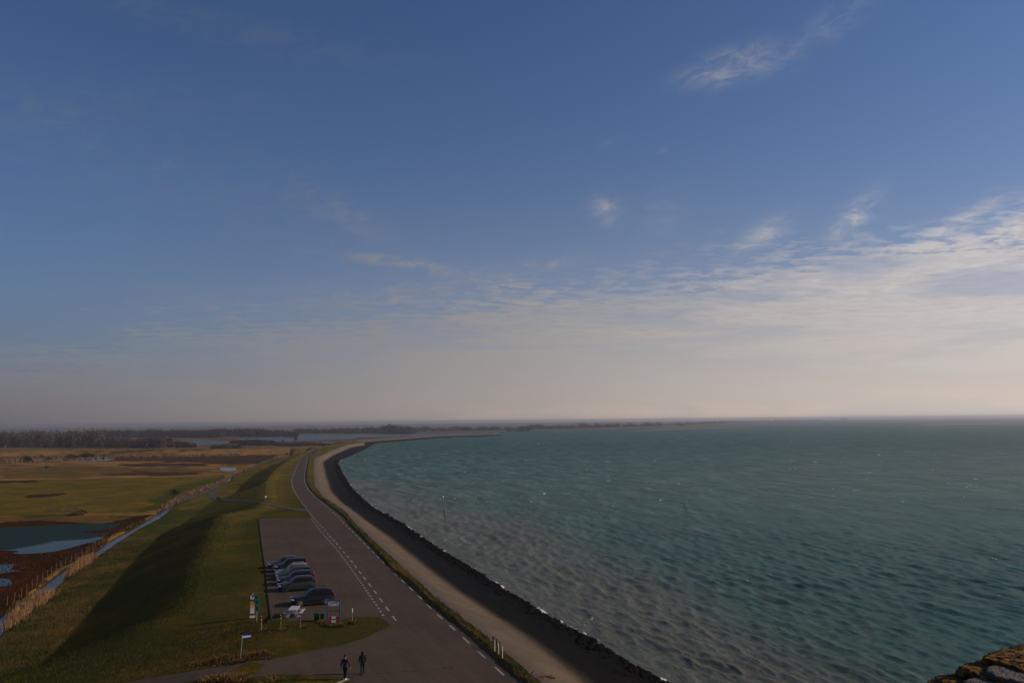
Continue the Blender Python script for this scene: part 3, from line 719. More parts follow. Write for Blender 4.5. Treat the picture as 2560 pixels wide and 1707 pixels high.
# ------------------------------------------------------------------ vegetation
def twigs(n, sz, center, rad, colr, rs, vert=0.0, flat=0.25):
    """n small blades through an uneven ellipsoid"""
    u = rs.randn(n, 3); u /= np.linalg.norm(u, axis=1)[:, None]
    r = rs.rand(n)**0.45
    lump = 0.75+0.5*np.sin(u[:, 0]*4+center[0])*np.cos(u[:, 2]*5+center[1])
    c = np.array(center)+u*r[:, None]*np.array(rad)*lump[:, None]
    d = rs.randn(n, 3); d[:, 2] = np.abs(d[:, 2])+vert; d /= np.linalg.norm(d, axis=1)[:, None]
    e = np.cross(d, rs.randn(n, 3)); e /= np.linalg.norm(e, axis=1)[:, None]
    s = sz*(0.6+0.8*rs.rand(n))[:, None]
    V = np.stack([c-d*s-e*s*flat, c-d*s+e*s*flat, c+d*s+e*s*flat*0.4, c+d*s-e*s*flat*0.4], 1).reshape(-1, 3)
    F = np.arange(n*4).reshape(-1, 4)
    cc = np.array(colr)*(0.7+0.6*rs.rand(n))[:, None]
    return V, F, np.repeat(cc, 4, 0)
def merge(parts):
    V = []; F = []; C = []; o_ = 0
    for v_, f_, c_ in parts: V.append(v_); F.append(f_+o_); C.append(c_); o_ += len(v_)
    return np.concatenate(V), np.concatenate(F), np.concatenate(C)
def trunk_q(x, y, z, h, r, colr, rs):
    V = []; F = []
    a = np.array([x, y, z]); ln = rs.randn(2)*h*0.04
    b_ = a+np.array([ln[0], ln[1], h])
    for k in range(4):
        an = k*math.pi/2; V.append(a+np.array([math.cos(an)*r, math.sin(an)*r, -0.3]))
    for k in range(4):
        an = k*math.pi/2; V.append(b_+np.array([math.cos(an)*r*.3, math.sin(an)*r*.3, 0]))
    F = [[k, (k+1) % 4, 4+(k+1) % 4, 4+k] for k in range(4)]
    return np.array(V), np.array(F), np.tile(np.array(colr), (8, 1))
rs = np.random.RandomState(5)
def wood(name, spots, label, hmin, hmax, colr, nt_=150, sz=0.9, rad=3.2):
    parts = []
    for x, y, k in spots:
        h = (hmin+(hmax-hmin)*rs.rand())*k; c = np.array(colr)*(0.8+0.45*rs.rand()); c = c*np.array([1+rs.randn()*.08, 1, 1+rs.randn()*.08])
        z = POL
        parts.append(trunk_q(x, y, z, h*0.8, .22, c*0.8, rs))
        parts.append(twigs(int(nt_*k), sz, (x, y, z+h*0.62), (rad*k*(.8+.5*rs.rand()), rad*k, h*0.40), c, rs, 0.6))
        parts.append(twigs(int(nt_*0.45*k), sz, (x, y, z+h*0.2), (rad*k*1.2, rad*k, h*0.22), c*0.75, rs, 0.9))
    V, F, C = merge(parts)
    o = link(name, quads_mesh(name, V, F, C), m_veg); tag(o, label, kind='stuff'); return o
def spots_px(x0, x1, by, n, depth, k0=1.0, taper=None):
    out = []
    for i in range(n):
        px = x0+(x1-x0)*rs.rand(); b0 = by(px) if callable(by) else by
        X, Y = atz(px, b0, POL); Y2 = Y+rs.rand()*depth; X2 = X*(Y2/Y)
        out.append((X2, Y2, k0*(taper(px) if taper else 1)))
    return out
tp = lambda px: np.interp(px, [-200, 20, 60, 150, 180, 250, 262, 330, 425, 432, 470, 495], [0.98, 0.96, 1.0, .97, 1.02, 1.04, .78, .62, .76, .5, .40, .2])
WOODC = (.135, .102, .09)
wood('woodland', spots_px(-140, 262, lambda p: 1118+p*0.01, 330, 130, 1, tp), 'bare brown winter woodland massed at the left edge behind the dry marsh', 14.5, 19.5, WOODC, 170, .9, 4.0)
wood('woodland', spots_px(262, 432, lambda p: 1120.5, 130, 60, 1, tp) + spots_px(420, 492, 1119, 40, 30, 1, tp), 'low reddish brown thicket running right from the tall woodland to the lagoon', 14, 17, (.125, .080, .064), 150, .8, 3.6)
wood('far_woodland', spots_px(240, 560, 1094.5, 200, 130, 1), 'hazy grey tree belt behind the left woodland across the marsh', 11, 15.5, (.07, .058, .055), 110, 1.3, 6)
wood('far_woodland', spots_px(500, 745, 1092.0, 190, 160, 1, lambda p: np.interp(p, [500, 560, 640, 680, 745], [.8, 1.05, 1, .82, .66])), 'long rounded grey wood beyond the lagoon left of the dike', 12, 15.5, (.07, .058, .055), 120, 1.3, 6)
wood('far_woodland', spots_px(740, 1035, 1084.5, 200, 300, 1, lambda p: np.interp(p, [740, 795, 860, 900, 930, 945, 960, 975, 1020, 1035], [.75, .6, .85, .75, .95, .7, 1.15, 1.25, 1.0, .6])), 'low hazy tree line above the lagoon behind the dike peninsula', 11, 15, (.07, .06, .055), 100, 1.8, 8)
wood('far_woodland', spots_px(1030, 1330, lambda p: 1079.8-(p-1030)*.004, 150, 500, 1, lambda p: .6+.5*abs(math.sin(p*.09))*abs(math.sin(p*.037))), 'broken tree line on the far shore right of the peninsula tip', 7, 11, (.10, .085, .08), 70, 2.2, 10)  # twig colour made paler to add to the haze
def farshore(x0, x1, n):
    out = []
    for i in range(n):
        px = x0+(x1-x0)*rs.rand(); t_ = (px-1280)/FPX
        cx = np.array([c_[0] for c_ in coast[3:10]]); cy = np.array([c_[1] for c_ in coast[3:10]])
        ratio = cx/cy; Y = np.interp(t_, ratio, cy)+40+rs.rand()*400*(1+max(0, px-1600)/500)
        out.append((t_*Y, Y, (.55+.8*rs.rand()**3)*(0.9+0.55*fbm(np.array([px/22.]), np.array([3.3]), 3)[0])))
    return out
wood('far_woodland', farshore(1320, 2050, 330), 'very faint tree line on the distant shore fading into haze', 7, 10.5, (.11, .095, .09), 55, 2.6, 14)  # distance haze partly painted into these pale twigs

def tree(px, py, h, rad, label, colr, name='bare_tree', group=None, zb=POL):
    X, Y = atz(px, py, zb); root = empty(name, (X, Y, zb))
    bm = bmesh.new(); tube(bm, (0, 0, -.3), (0, 0, h*.45), h*.022, h*.013, 7)
    r2 = random.Random(int(px*7+py))
    for k in range(9):
        z0 = h*(.25+.3*r2.random()); an = r2.random()*6.28; tube(bm, (0, 0, z0), (math.cos(an)*rad*.7, math.sin(an)*rad*.7, z0+h*(.25+.2*r2.random())), h*.009, h*.003, 5)
    obj('trunk', bm, m_bark, root)
    V, F, C = merge([twigs(420, h*.045, (0, 0, h*.64), (rad, rad, h*.36), colr, rs, .6, .16), twigs(160, h*.04, (rad*.3, 0, h*.5), (rad*.7, rad*.7, h*.25), colr, rs, .6, .16)])
    link('crown', quads_mesh('crown', V, F, C), m_veg, root)
    tag(root, label, 'tree', group); return root
m_bark = mat('grey_bark', (.06, .045, .035), .95, bump=.3)
tree(739, 1108.5, 10.5, 3.0, 'slender bare brown tree on the lagoon bank behind the inland road', (.085, .055, .045))
tree(707, 1108, 5.5, 2.0, 'smaller bare tree left of the slender brown tree at the lagoon bank', (.085, .055, .045))
tree(774, 1083.5, 14, 6.5, 'hazy round tree on the lagoon far bank, left of the paired round trees', (.07, .058, .055), 'round_tree', 'pair of round trees beyond the lagoon')
tree(789, 1083.5, 15, 7, 'hazy round tree on the lagoon far bank, right of the paired round trees', (.07, .058, .055), 'round_tree', 'pair of round trees beyond the lagoon')
tree(1203, 1079, 13, 7, 'dark lone tree standing highest on the far shore above the peninsula tip', (.05, .045, .045), 'round_tree')
tree(1632, 1066, 13, 12, 'dark tree clump on the distant shore above the far spit', (.06, .05, .05), 'round_tree')
def bush(px, py, w_, h_, label, colr, name='bush', group=None, zb=POL, n=260):
    X, Y = atz(px, py, zb); V, F, C = merge([twigs(n, max(w_, h_)*.07, (0, 0, h_*.42), (w_*.5, w_*.45, h_*.5), colr, rs, .5, .22), twigs(n//2, max(w_, h_)*.07, (w_*.2, 0, h_*.3), (w_*.4, w_*.4, h_*.3), colr, rs, .5, .22)])
    root = link(name, quads_mesh(name, V, F, C), m_veg); root.location = (X, Y, zb); tag(root, label, 'bush', group); return root
G_ = 'dark bushes scattered over the dry marsh'
DB_ = (.035, .030, .022); RB_ = (.06, .035, .03)
bush(67, 1154, 8, 5, 'largest dark round bush on the dry marsh below the left woodland', DB_, group=G_)
bush(104, 1145, 4, 3.4, 'small dark bush right of and behind the largest marsh bush', DB_, group=G_)
bush(121, 1151, 4.5, 3.4, 'small dark bush nearest right of the largest marsh bush', DB_, group=G_)
bush(180, 1145, 10, 3.4, 'low red brown bush left of the wider marsh bush above the narrow pool', RB_, group=G_)
bush(216, 1143, 13, 3.8, 'wide low red brown bush just above the narrow far pool', RB_, group=G_)
bush(376, 1134.5, 5, 2.6, 'tiny purple brown bush in the middle of the far dry marsh', RB_, group=G_)
bush(467, 1134, 12, 4.0, 'broad purple bush at the right end of the low thicket', RB_, group=G_)
bush(116, 1169, 2.6, 1.4, 'tiny dark bush on the pale strip above the olive meadow', DB_, group=G_)
bush(833, 1119.8, 4, 2.6, 'small dark bush on the far dike beside the inland road bend', DB_, group=None)
bush(717, 1137.2, 3, 2, 'small dark bush at the dike foot below the dark far embankment', DB_)
# far belts of scrub between lagoon and embankment
def scrub(name, poly, n, h_, sz, colr, label, z=POL):
    W_ = [atz(px, py, z) for px, py in poly]; xs = [p[0] for p in W_]; ys = [p[1] for p in W_]; parts = []; k = 0
    while k < n:
        x = min(xs)+(max(xs)-min(xs))*rs.rand(); y = min(ys)+(max(ys)-min(ys))*rs.rand()
        if not inpoly([x], [y], W_)[0]: continue
        hh = h_*(.6+.6*rs.rand()); parts.append(twigs(26, sz, (x, y, z+hh*.4), (hh*.9, hh*.9, hh*.55), np.array(colr)*(.75+.5*rs.rand()), rs, .7, .3)); k += 1
    V, F, C = merge(parts); o = link(name, quads_mesh(name, V, F, C), m_veg); tag(o, label, kind='stuff')
scrub('scrub', [(575, 1108), (600, 1104.5), (640, 1104.5), (690, 1106.5), (650, 1108.8), (600, 1109)], 260, 3.2, 1.0, (.035, .035, .025), 'dark scrub on the lagoon bank left of the slender tree')
scrub('scrub', [(690, 1113), (760, 1110), (830, 1113), (800, 1114), (740, 1116), (700, 1116)], 200, 2.6, .9, (.085, .045, .04), 'reddish scrub along the bank behind the inland road')
scrub('scrub', [(535, 1128), (600, 1125), (690, 1126), (705, 1131), (640, 1131.5), (540, 1132)], 220, 2.6, .9, (.07, .06, .045), 'grey brown scrub at the foot of the inland embankment')
scrub('scrub', [(530, 1117), (560, 1116), (600, 1117), (600, 1121), (570, 1124), (530, 1123)], 130, 3.0, .9, (.055, .042, .035), 'dark scrub around the bright spot left of the inland embankment')
scrub('scrub', [(600, 1112), (700, 1111), (700, 1113.5), (600, 1114.5)], 120, 2.4, .9, (.045, .045, .03), 'row of low bushes in the pale field before the lagoon')

# reeds
def blades(polys, dens, h0, h1, wd, colr, z, lean=(.12, .05), colvar=.35):
    Vs = []; Cs = []
    for poly in polys:
        W_ = [atz(px, py, z) for px, py in poly]; xs = [p[0] for p in W_]; ys = [p[1] for p in W_]
        area = (max(xs)-min(xs))*(max(ys)-min(ys)); n = int(area*dens)
        x = min(xs)+(max(xs)-min(xs))*rs.rand(n); y = min(ys)+(max(ys)-min(ys))*rs.rand(n); m = inpoly(x, y, W_); x = x[m]; y = y[m]; n = len(x); x = x+rs.randn(n)*.35; y = y+rs.randn(n)*.5
        h = (h0+(h1-h0)*rs.rand(n))*(.65+.6*fbm(x/2.5, y/2.5, 3)); an = rs.rand(n)*3.14; ww = wd*(.6+.8*rs.rand(n))
        lx = (lean[0]+rs.randn(n)*.12)*h; ly = (lean[1]+rs.randn(n)*.12)*h
        ex = np.cos(an)*ww; ey = np.sin(an)*ww; zb = np.full(n, z-0.1)
        V = np.stack([np.stack([x-ex, y-ey, zb], 1), np.stack([x+ex, y+ey, zb], 1), np.stack([x+lx+ex*.5, y+ly+ey*.5, zb+h], 1), np.stack([x+lx-ex*.5, y+ly-ey*.5, zb+h], 1)], 1)
        Vs.append(V.reshape(-1, 3)); Cs.append(np.repeat(np.array(colr)*(1-colvar/2+colvar*rs.rand(n))[:, None]*(.8+.4*fbm(x/3+9, y/3, 2))[:, None], 4, 0))
    V = np.concatenate(Vs); return V, np.arange(len(V)).reshape(-1, 4), np.concatenate(Cs)
REED = (.40, .24, .135)
r_polys = [[(15, 1578), (24, 1550), (45, 1525), (80, 1500), (115, 1487), (132, 1487), (128, 1500), (100, 1520), (60, 1545), (22, 1580)],
           [(165, 1444), (178, 1428), (196, 1408), (222, 1394), (240, 1394), (232, 1408), (205, 1425), (172, 1446)]]
V, F, C = blades(r_polys, 70, .5, 1.45, .025, REED, -4.9)
o = link('reeds', quads_mesh('reeds', V, F, C), m_veg); tag(o, 'tan reed beds growing out of the ditch water at the dike foot', kind='stuff')
up = [[(330, 1318), (360, 1303), (395, 1281), (430, 1259), (470, 1237), (520, 1215), (575, 1196), (574, 1204), (530, 1219), (490, 1238), (452, 1254), (410, 1285), (370, 1310), (345, 1322)]]
V, F, C = blades([[(385, 1280), (410, 1262), (440, 1243), (480, 1226), (520, 1212), (572, 1193), (560, 1203), (520, 1220), (470, 1241), (430, 1262), (395, 1284)]], 7, .25, .9, .08, (.26, .165, .115), -4.7)
V2, F2, C2 = blades([[(575, 1194), (600, 1180), (640, 1163), (690, 1146), (715, 1139), (700, 1144), (655, 1161), (610, 1180), (585, 1196)]], 1.6, .5, .9, .16, (.20, .13, .09), -4.7)
V3, F3, C3 = blades([[(0, 1529), (50, 1494), (89, 1467), (156, 1418), (223, 1382), (268, 1348), (335, 1313), (379, 1288), (385, 1290), (330, 1310), (262, 1346), (215, 1381), (150, 1417), (85, 1465), (46, 1492), (0, 1525)]], 5, .2, .5, .05, (.24, .155, .08), -4.6)
V4, F4, C4 = blades([[(0, 1592), (78, 1533), (145, 1466), (196, 1427), (290, 1361), (348, 1323), (400, 1297), (403, 1299), (350, 1326), (294, 1364), (200, 1431), (150, 1470), (82, 1538), (0, 1600)]], 3, .2, .4, .05, (.12, .07, .045), -4.5)
V, F, C = merge([(V, F, C), (V2, F2, C2), (V3, F3, C3), (V4, F4, C4)])
o = link('reeds', quads_mesh('reeds', V, F, C), m_veg); tag(o, 'dry reed fringe following both banks of the ditch into the distance', kind='stuff')
V, F, C = blades([[(-80, 1130), (200, 1124), (480, 1124), (560, 1128), (700, 1130), (560, 1142), (300, 1146), (-80, 1165)]], .06, .8, 1.6, .5, (.17, .11, .07), POL)
V2, F2, C2 = blades([[(-60, 1392), (60, 1388), (200, 1366), (280, 1335), (330, 1312), (250, 1358), (150, 1420), (0, 1520), (-60, 1500)]], 3.0, .12, .3, .09, (.075, .030, .018), POL+.05, colvar=.9)
V, F, C = merge([(V, F, C), (V2, F2, C2)])
o = link('marsh_plants', quads_mesh('marsh_plants', V, F, C), m_veg); tag(o, 'low red brown and tan salt marsh plants covering the polder', kind='stuff')
# dry tufts by the path and signs
def tufts(cl, z=0.0):
    parts = []
    for px, py, n, r_, h in cl:
        p = hit(px, py); x = p.x+rs.randn(n)*r_; y = p.y+rs.randn(n)*r_*1.0; an = rs.rand(n)*6.28; hh = h*(.5+.8*rs.rand(n)); ww = .018+.02*rs.rand(n)
        lx = (x-p.x)*.5+rs.randn(n)*.06+.05; ly = (y-p.y)*.5+rs.randn(n)*.06; ex = np.cos(an)*ww; ey = np.sin(an)*ww; zb = height(x, y)-.03
        V = np.stack([np.stack([x-ex, y-ey, zb], 1), np.stack([x+ex, y+ey, zb], 1), np.stack([x+lx+ex*.4, y+ly+ey*.4, zb+hh], 1), np.stack([x+lx-ex*.4, y+ly-ey*.4, zb+hh], 1)], 1).reshape(-1, 3)
        c0 = np.array((.20, .125, .055)) if rs.rand() < .85 else np.array((.10, .10, .035))
        parts.append((V, np.arange(len(V)).reshape(-1, 4), np.repeat(c0*(.6+.8*rs.rand(n))[:, None], 4, 0)))
    return merge(parts)
cl = [(552, 1650, 260, .22, .4), (592, 1654, 150, .25, .3), (603, 1644, 300, .25, .35), (632, 1640, 200, .3, .3), (643, 1639, 200, .25, .3), (656, 1639, 300, .2, .4), (530, 1700, 400, .35, 0.33), (565, 1696, 400, .35, 0.30),
      (580, 1702, 300, .3, 0.24), (596, 1695, 350, .25, 0.30), (612, 1703, 300, .3, 0.24), (690, 1700, 150, .3, .2), (824, 1562, 120, .3, .25), (835, 1565, 160, .2, .3), (851, 1566, 160, .15, .35), (808, 1556, 160, .2, .3),
      (880, 1558, 160, .15, .35), (655, 1577, 120, .2, .2), (706, 1574, 120, .2, .2), (755, 1568, 120, .2, .22), (820, 1563, 120, .2, .3)]
for k in range(90):
    px = 480+rs.rand()*200; cl.append((px, 1663-(px-480)*.10+rs.randn()*2.5-3, 50, .2, .16))
for k in range(260):                                                     # ragged crest of the low bank along the road
    y = 60*(230/60.)**rs.rand(); x = float(at(lR, y))+.3
    d = Vector((x, y, .4-CAMZ)); cx = d.dot(rgt)/d.dot(fwd)*FPX+1280; cy = 853.5-d.dot(upv)/d.dot(fwd)*FPX
    cl.append((cx, cy, 16, .25, .08+.20*rs.rand()**3))
V, F, C = tufts(cl); o = link('grass_tufts', quads_mesh('grass_tufts', V, F, C), m_veg); tag(o, 'dry and green grass tufts along path edge, sign posts and road bank', kind='stuff')
# rough grass over the near dike
N = 52000
px = rs.rand(N)*700-20; py = 1330+rs.rand(N)*390
xs = []; 
Yg = 52+rs.rand(N)**1.5*120; Xg = np.array([0.0]*N)
Cn = at(lC, Yg); Tn = at(lT, Yg); Dn = at(lDB, Yg)
Xg = Dn+(Cn+3-Dn)*rs.rand(N); m = Yg < 84; Xg = np.where(m, -60+rs.rand(N)*38, Xg); stp = (Yg > 82) & (Xg > Tn-.5) & (Xg < Cn-.5); Xg = np.where(stp, Dn+(Tn-Dn)*rs.rand(N), Xg)
P1 = np.array([tuple(hit(a_, b_)[:2]) for a_, b_ in [(476, 1679), (357, 1699), (300, 1710), (595, 1660)]])
okk = np.ones(N, bool)
road_w = [tuple(hit(a_, b_)[:2]) for a_, b_ in outline]
okk &= ~inpoly(Xg, Yg, road_w)
Xg = Xg[okk]; Yg = Yg[okk]; N = len(Xg); an = rs.rand(N)*6.28; hh = (.08+.16*rs.rand(N)); ww = .02+.02*rs.rand(N); zb = height(Xg, Yg)-.02
cn = fbm(Xg/3, Yg/3, 3); dryf = np.clip((cn-.5)*5+np.where(Xg < at(lT, Yg), .35, -.6), 0, 1)[:, None]
Cg = (np.array((.062, .066, .022))*(1-dryf)+np.array((.15, .105, .05))*dryf)*(.85+.3*rs.rand(N))[:, None]
lx = rs.randn(N)*.06+.04; ly = rs.randn(N)*.06; ex = np.cos(an)*ww; ey = np.sin(an)*ww
V = np.stack([np.stack([Xg-ex, Yg-ey, zb], 1), np.stack([Xg+ex, Yg+ey, zb], 1), np.stack([Xg+lx+ex*.4, Yg+ly+ey*.4, zb+hh], 1), np.stack([Xg+lx-ex*.4, Yg+ly-ey*.4, zb+hh], 1)], 1).reshape(-1, 3)
o = link('rough_grass', quads_mesh('rough_grass', V, np.arange(len(V)).reshape(-1, 4), np.repeat(Cg, 4, 0)), m_veg); tag(o, 'rough olive and straw grass on the dike slope', kind='stuff')

# ------------------------------------------------------------------ fence along the ditch
m_wood = mat('weathered_wood', (.15, .10, .055), .9, bump=.3, bscale=30, var=.3, vscale=8)
m_wire = mat('galvanised_wire', (.06, .055, .05), .7, .0)
fe = empty('wire_fence', (*atz(89, 1467, POL), POL)); tag(fe, 'post and wire fence on the marsh bank of the ditch', 'fence')
F0 = fe.location.copy(); tops = []
posts = []; y = 40.0
while y < 175:
    posts.append((float(at(lFL, y))-0.45+rs.randn()*.06, y)); y += 2.9
pm = None
for i, (x, y) in enumerate(posts):
    if i % 1 == 0:
        bm = bmesh.new(); h = 1.15+rs.rand()*.25; tube(bm, (0, 0, -.2), (rs.randn()*.05, rs.randn()*.05, h), .042, .036, 7)
        p = obj('post', bm, m_wood, fe); p.location = Vector((x, y, POL))-F0
bm = bmesh.new()
for zz in (.45, .8, 1.08):
    for (x1, y1), (x2, y2) in zip(posts[:-1], posts[1:]): tube(bm, (x1-F0.x, y1-F0.y, zz), (x2-F0.x, y2-F0.y, zz), .003, seg=3)
obj('wire', bm, m_wire, fe)
# small gate/culvert timbers in the meadow
def gate(px, py, L_, label):
    X, Y = atz(px, py, POL); r_ = empty('field_gate', (X, Y, POL), .3)
    for sx in (-1, 1):
        bm = bmesh.new(); tube(bm, (sx*L_/2, 0, -.2), (sx*L_/2, 0, 1.5), .11, .1, 7); obj('post', bm, m_dwood, r_)
    bm = bmesh.new()
    for zz in (.4, .75, 1.1): box(bm, (0, 0, zz), (L_, .05, .1))
    box(bm, (0, 0, .75), (math.hypot(L_, .7), .04, .09), Matrix.Rotation(-math.atan2(.7, L_), 3, 'Y'))
    obj('rails', bm, m_dwood, r_); tag(r_, label, 'gate')
m_dwood = mat('dark_wood', (.06, .045, .035), .9, var=.3)
gate(134, 1281, 3.2, 'dark timber gate standing left at the near edge of the olive meadow')
gate(180, 1280, 3.0, 'dark timber gate right beside the pale bush at the meadow edge')
bush(190, 1287, 4.5, 1.2, 'low pale bush in front of the meadow gates', (.11, .085, .05))
bush(203, 1284, 3.5, 1.3, 'low dark bush right of the meadow gates', (.05, .045, .025))
bush(436, 1236, 3.4, 2.2, 'small dark green bush beside the reeds at the ditch bend', (.03, .035, .018))

# ------------------------------------------------------------------ cars
m_glass = mat('tinted_car_glass', (.002, .0025, .003), .15, 0, .12)
m_tyre = mat('tyre_rubber', (.015, .015, .015), .85); m_rim = mat('alloy', (.5, .48, .46), .3, .8)
m_trim = mat('black_plastic', (.02, .02, .02), .6); m_head = mat('headlight_glass', (.45, .47, .5), .12, .2); m_tail = mat('taillight_red', (.45, .012, .015), .15, 0, .8)
m_plate = mat('yellow_plate', (.6, .42, .03), .5)
def paint(n, c, metal=.35): 
    return mat(n, c, .30, 0, .10)
def make_car(px, py, L_, W_, H_, kind, pm_, label, rails=False, rim=True, yaw=None):
    x, y = atz(px, py, 0.012); hd = YAW if yaw is None else yaw
    # (px,py) is where the near front wheel meets the ground
    r_ = empty('parked_car', (0, 0, 0.012), hd)
    hw = W_/2; off = Vector((-L_/2+0.2*L_, -hw+.1, 0)); off.rotate(Matrix.Rotation(hd, 3, 'Z'))
    r_.location = (x-off.x, y-off.y, 0.012)
    P = {'suv': (.30, .47, .90, .985, .60), 'hatch': (.29, .46, .86, .985, .58), 'wagon': (.31, .46, .90, .985, .56), 'van': (.24, .38, .955, .99, .60)}[kind]
    xb0, xr0, xr1, xb1, bf = P; belt = H_*bf+.06; hood = belt-(.10 if kind != 'van' else .06)
    bm = bmesh.new(); rings = []
    st = [0, .015, .05, .12, .22, xb0, .42, .6, .75, .88, .95, .985, 1.0]
    for s in st:
        e = min(s, 1-s); ww = hw*(1-.20*math.exp(-e/.035)-.04*math.exp(-e/.12)); zt = np.interp(s, [0, .04, .12, xb0, .5, 1-.03, 1], [hood-.17, hood-.07, hood-.03, hood+.02, belt, belt+.03, belt-.08])
        zb = np.interp(s, [0, .04, .1, .9, .96, 1], [.34, .24, .20, .20, .26, .36])
        ring = [(-ww*.80, zb), (-ww*.97, zb+.10), (-ww, zb+.28), (-ww*.985, zt-.16), (-ww*.90, zt-.03), (-ww*.6, zt+.015), (0, zt+.03)]
        ring = ring+[(-a, b_) for a, b_ in ring[-2::-1]]
        rings.append([bm.verts.new(((s-.5)*L_, a, b_)) for a, b_ in ring])
    for p, q in zip(rings[:-1], rings[1:]):
        for k in range(len(p)-1): bm.faces.new((p[k], p[k+1], q[k+1], q[k]))
        bm.faces.new((p[-1], p[0], q[0], q[-1]))
    bm.faces.new(rings[0]); bm.faces.new(rings[-1][::-1])
    # greenhouse in body colour, rounded
    X = lambda s: (s-.5)*L_
    rw = hw*.74; bw = hw*.90
    gh = []
    for s, zz, ww in ((xb0, hood, bw), ((xb0+xr0)/2, (hood+H_)/2+.05, (bw+rw)/2), (xr0, H_-.05, rw), (xr0+.05, H_-.01, rw), ((xr0+xr1)/2, H_, rw), (xr1-.04, H_-.02, rw*.98), (xr1, H_-.08, rw*.95), ((xr1+xb1)/2, (H_-.08+belt)/2, (rw+bw)/2*.97), (xb1, belt, bw*.96)):
        gh.append([bm.verts.new((X(s), a, b_)) for a, b_ in ((-bw*.99, belt-.06), (-(ww), zz-.03 if zz > belt+.1 else zz-.02), (-ww*.82, zz+.015), (0, zz+.035), (ww*.82, zz+.015), (ww, zz-.03 if zz > belt+.1 else zz-.02), (bw*.99, belt-.06))])
    for p, q in zip(gh[:-1], gh[1:]):
        for k in range(len(p)-1): bm.faces.new((p[k], p[k+1], q[k+1], q[k]))
    bmesh.ops.recalc_face_normals(bm, faces=bm.faces)
    body = obj('body', bm, pm_, r_, True)
    m_ = body.modifiers.new('e', 'EDGE_SPLIT'); m_.split_angle = R(48)
    def panel(name, pts, th=.012):
        bm = bmesh.new(); v_ = [bm.verts.new(p) for p in pts]; f_ = bm.faces.new(v_); f_.normal_update(); n = f_.normal.copy()
        c = sum((Vector(p) for p in pts), Vector())/len(pts)
        if n.dot(c-Vector((0, 0, H_*.45))) < 0: n = -n
        top = [bm.verts.new(Vector(p)+n*.03) for p in pts]; bm.faces.new(top)
        for i in range(len(pts)): bm.faces.new((v_[i], v_[(i+1) % len(pts)], top[(i+1) % len(pts)], top[i]))
        bmesh.ops.recalc_face_normals(bm, faces=bm.faces); return obj(name, bm, m_glass, r_)
    a0, a1 = xb0+.01, xr0-.005
    panel('windshield', [(X(a0+.01), -bw*.88, hood+.05), (X(a0+.01), bw*.88, hood+.05), (X(a1), rw*.86, H_-.06), (X(a1), -rw*.86, H_-.06)])
    panel('rear_window', [(X(xb1-.005), -bw*.82, belt+.06), (X(xb1-.005), bw*.82, belt+.06), (X(xr1+.01), rw*.82, H_-.13), (X(xr1+.01), -rw*.82, H_-.13)])
    for sg in (-1, 1):
        mid = .5*(xr0+xr1)-.03
        def sy(zz): f_ = (zz-belt+.06)/(H_-belt+.02); return sg*(bw*.99*(1-f_)+rw*f_)
        zb, zt = belt+.02, H_-.11
        panel('side_window', [(X(xb0+.055), sy(zb), zb), (X(mid-.008), sy(zb), zb), (X(mid-.008), sy(zt), zt), (X(xr0+.02), sy(zt), zt)])
        panel('side_window', [(X(mid+.008), sy(zb), zb), (X(xb1-.08 if kind != 'van' else xb1-.05), sy(zb+.05), zb+.05), (X(xr1-.02), sy(zt), zt), (X(mid+.008), sy(zt), zt)])
        for s in (.20, .80):
            bm = bmesh.new(); bmesh.ops.create_cone(bm, cap_ends=True, segments=24, radius1=.335, radius2=.335, depth=.22, matrix=Matrix.Rotation(R(90), 4, 'X'))
            bevel(bm, .025, 2)
            wl = obj('wheel', bm, m_tyre, r_, False); wl.location = (X(s), sg*(hw-.10), .335)
            bm = bmesh.new(); bmesh.ops.create_cone(bm, cap_ends=True, segments=20, radius1=.075, radius2=.06, depth=.03, matrix=Matrix.Translation((0, sg*.125, 0)) @ Matrix.Rotation(R(90), 4, 'X'))
            for k in range(5):
                an = k*2*math.pi/5+.4; box(bm, (math.cos(an)*.13, sg*.12, math.sin(an)*.13), (.25, .02, .06), Matrix.Rotation(-an, 3, 'Y'))
            bmesh.ops.create_cone(bm, cap_ends=False, segments=20, radius1=.25, radius2=.23, depth=.03, matrix=Matrix.Translation((0, sg*.12, 0)) @ Matrix.Rotation(R(90), 4, 'X'))
            obj('rim', bm, m_rim if rim else m_trim, wl)
            bm = bmesh.new(); bmesh.ops.create_cone(bm, cap_ends=True, segments=24, radius1=.40, radius2=.40, depth=.02, matrix=Matrix.Translation((X(s), sg*(hw+.003), .37)) @ Matrix.Rotation(R(90), 4, 'X'))
            obj('wheel_arch', bm, m_trim, r_)
        bm = bmesh.new(); box(bm, (X(xb0+.07), sg*(hw+.08), belt+.08), (.12, .2, .14)); bevel(bm, .03); obj('mirror', bm, pm_, r_)
        bm = bmesh.new(); box(bm, (X(.03), sg*hw*.74, hood-.20), (.34, .34, .14), Matrix.Rotation(sg*.35, 3, 'Z')); bevel(bm, .03); obj('headlight', bm, m_head, r_)
        bm = bmesh.new(); hgt = .24 if kind != 'van' else .62
        box(bm, (X(.988), sg*hw*.86, belt-.02 if kind != 'van' else belt), (.12, .22, hgt)); bevel(bm, .03); obj('taillight', bm, m_tail, r_)
        bm = bmesh.new(); box(bm, (0, sg*(hw+.004), .30), (L_*.42, .03, .09)); obj('side_sill', bm, m_trim, r_)
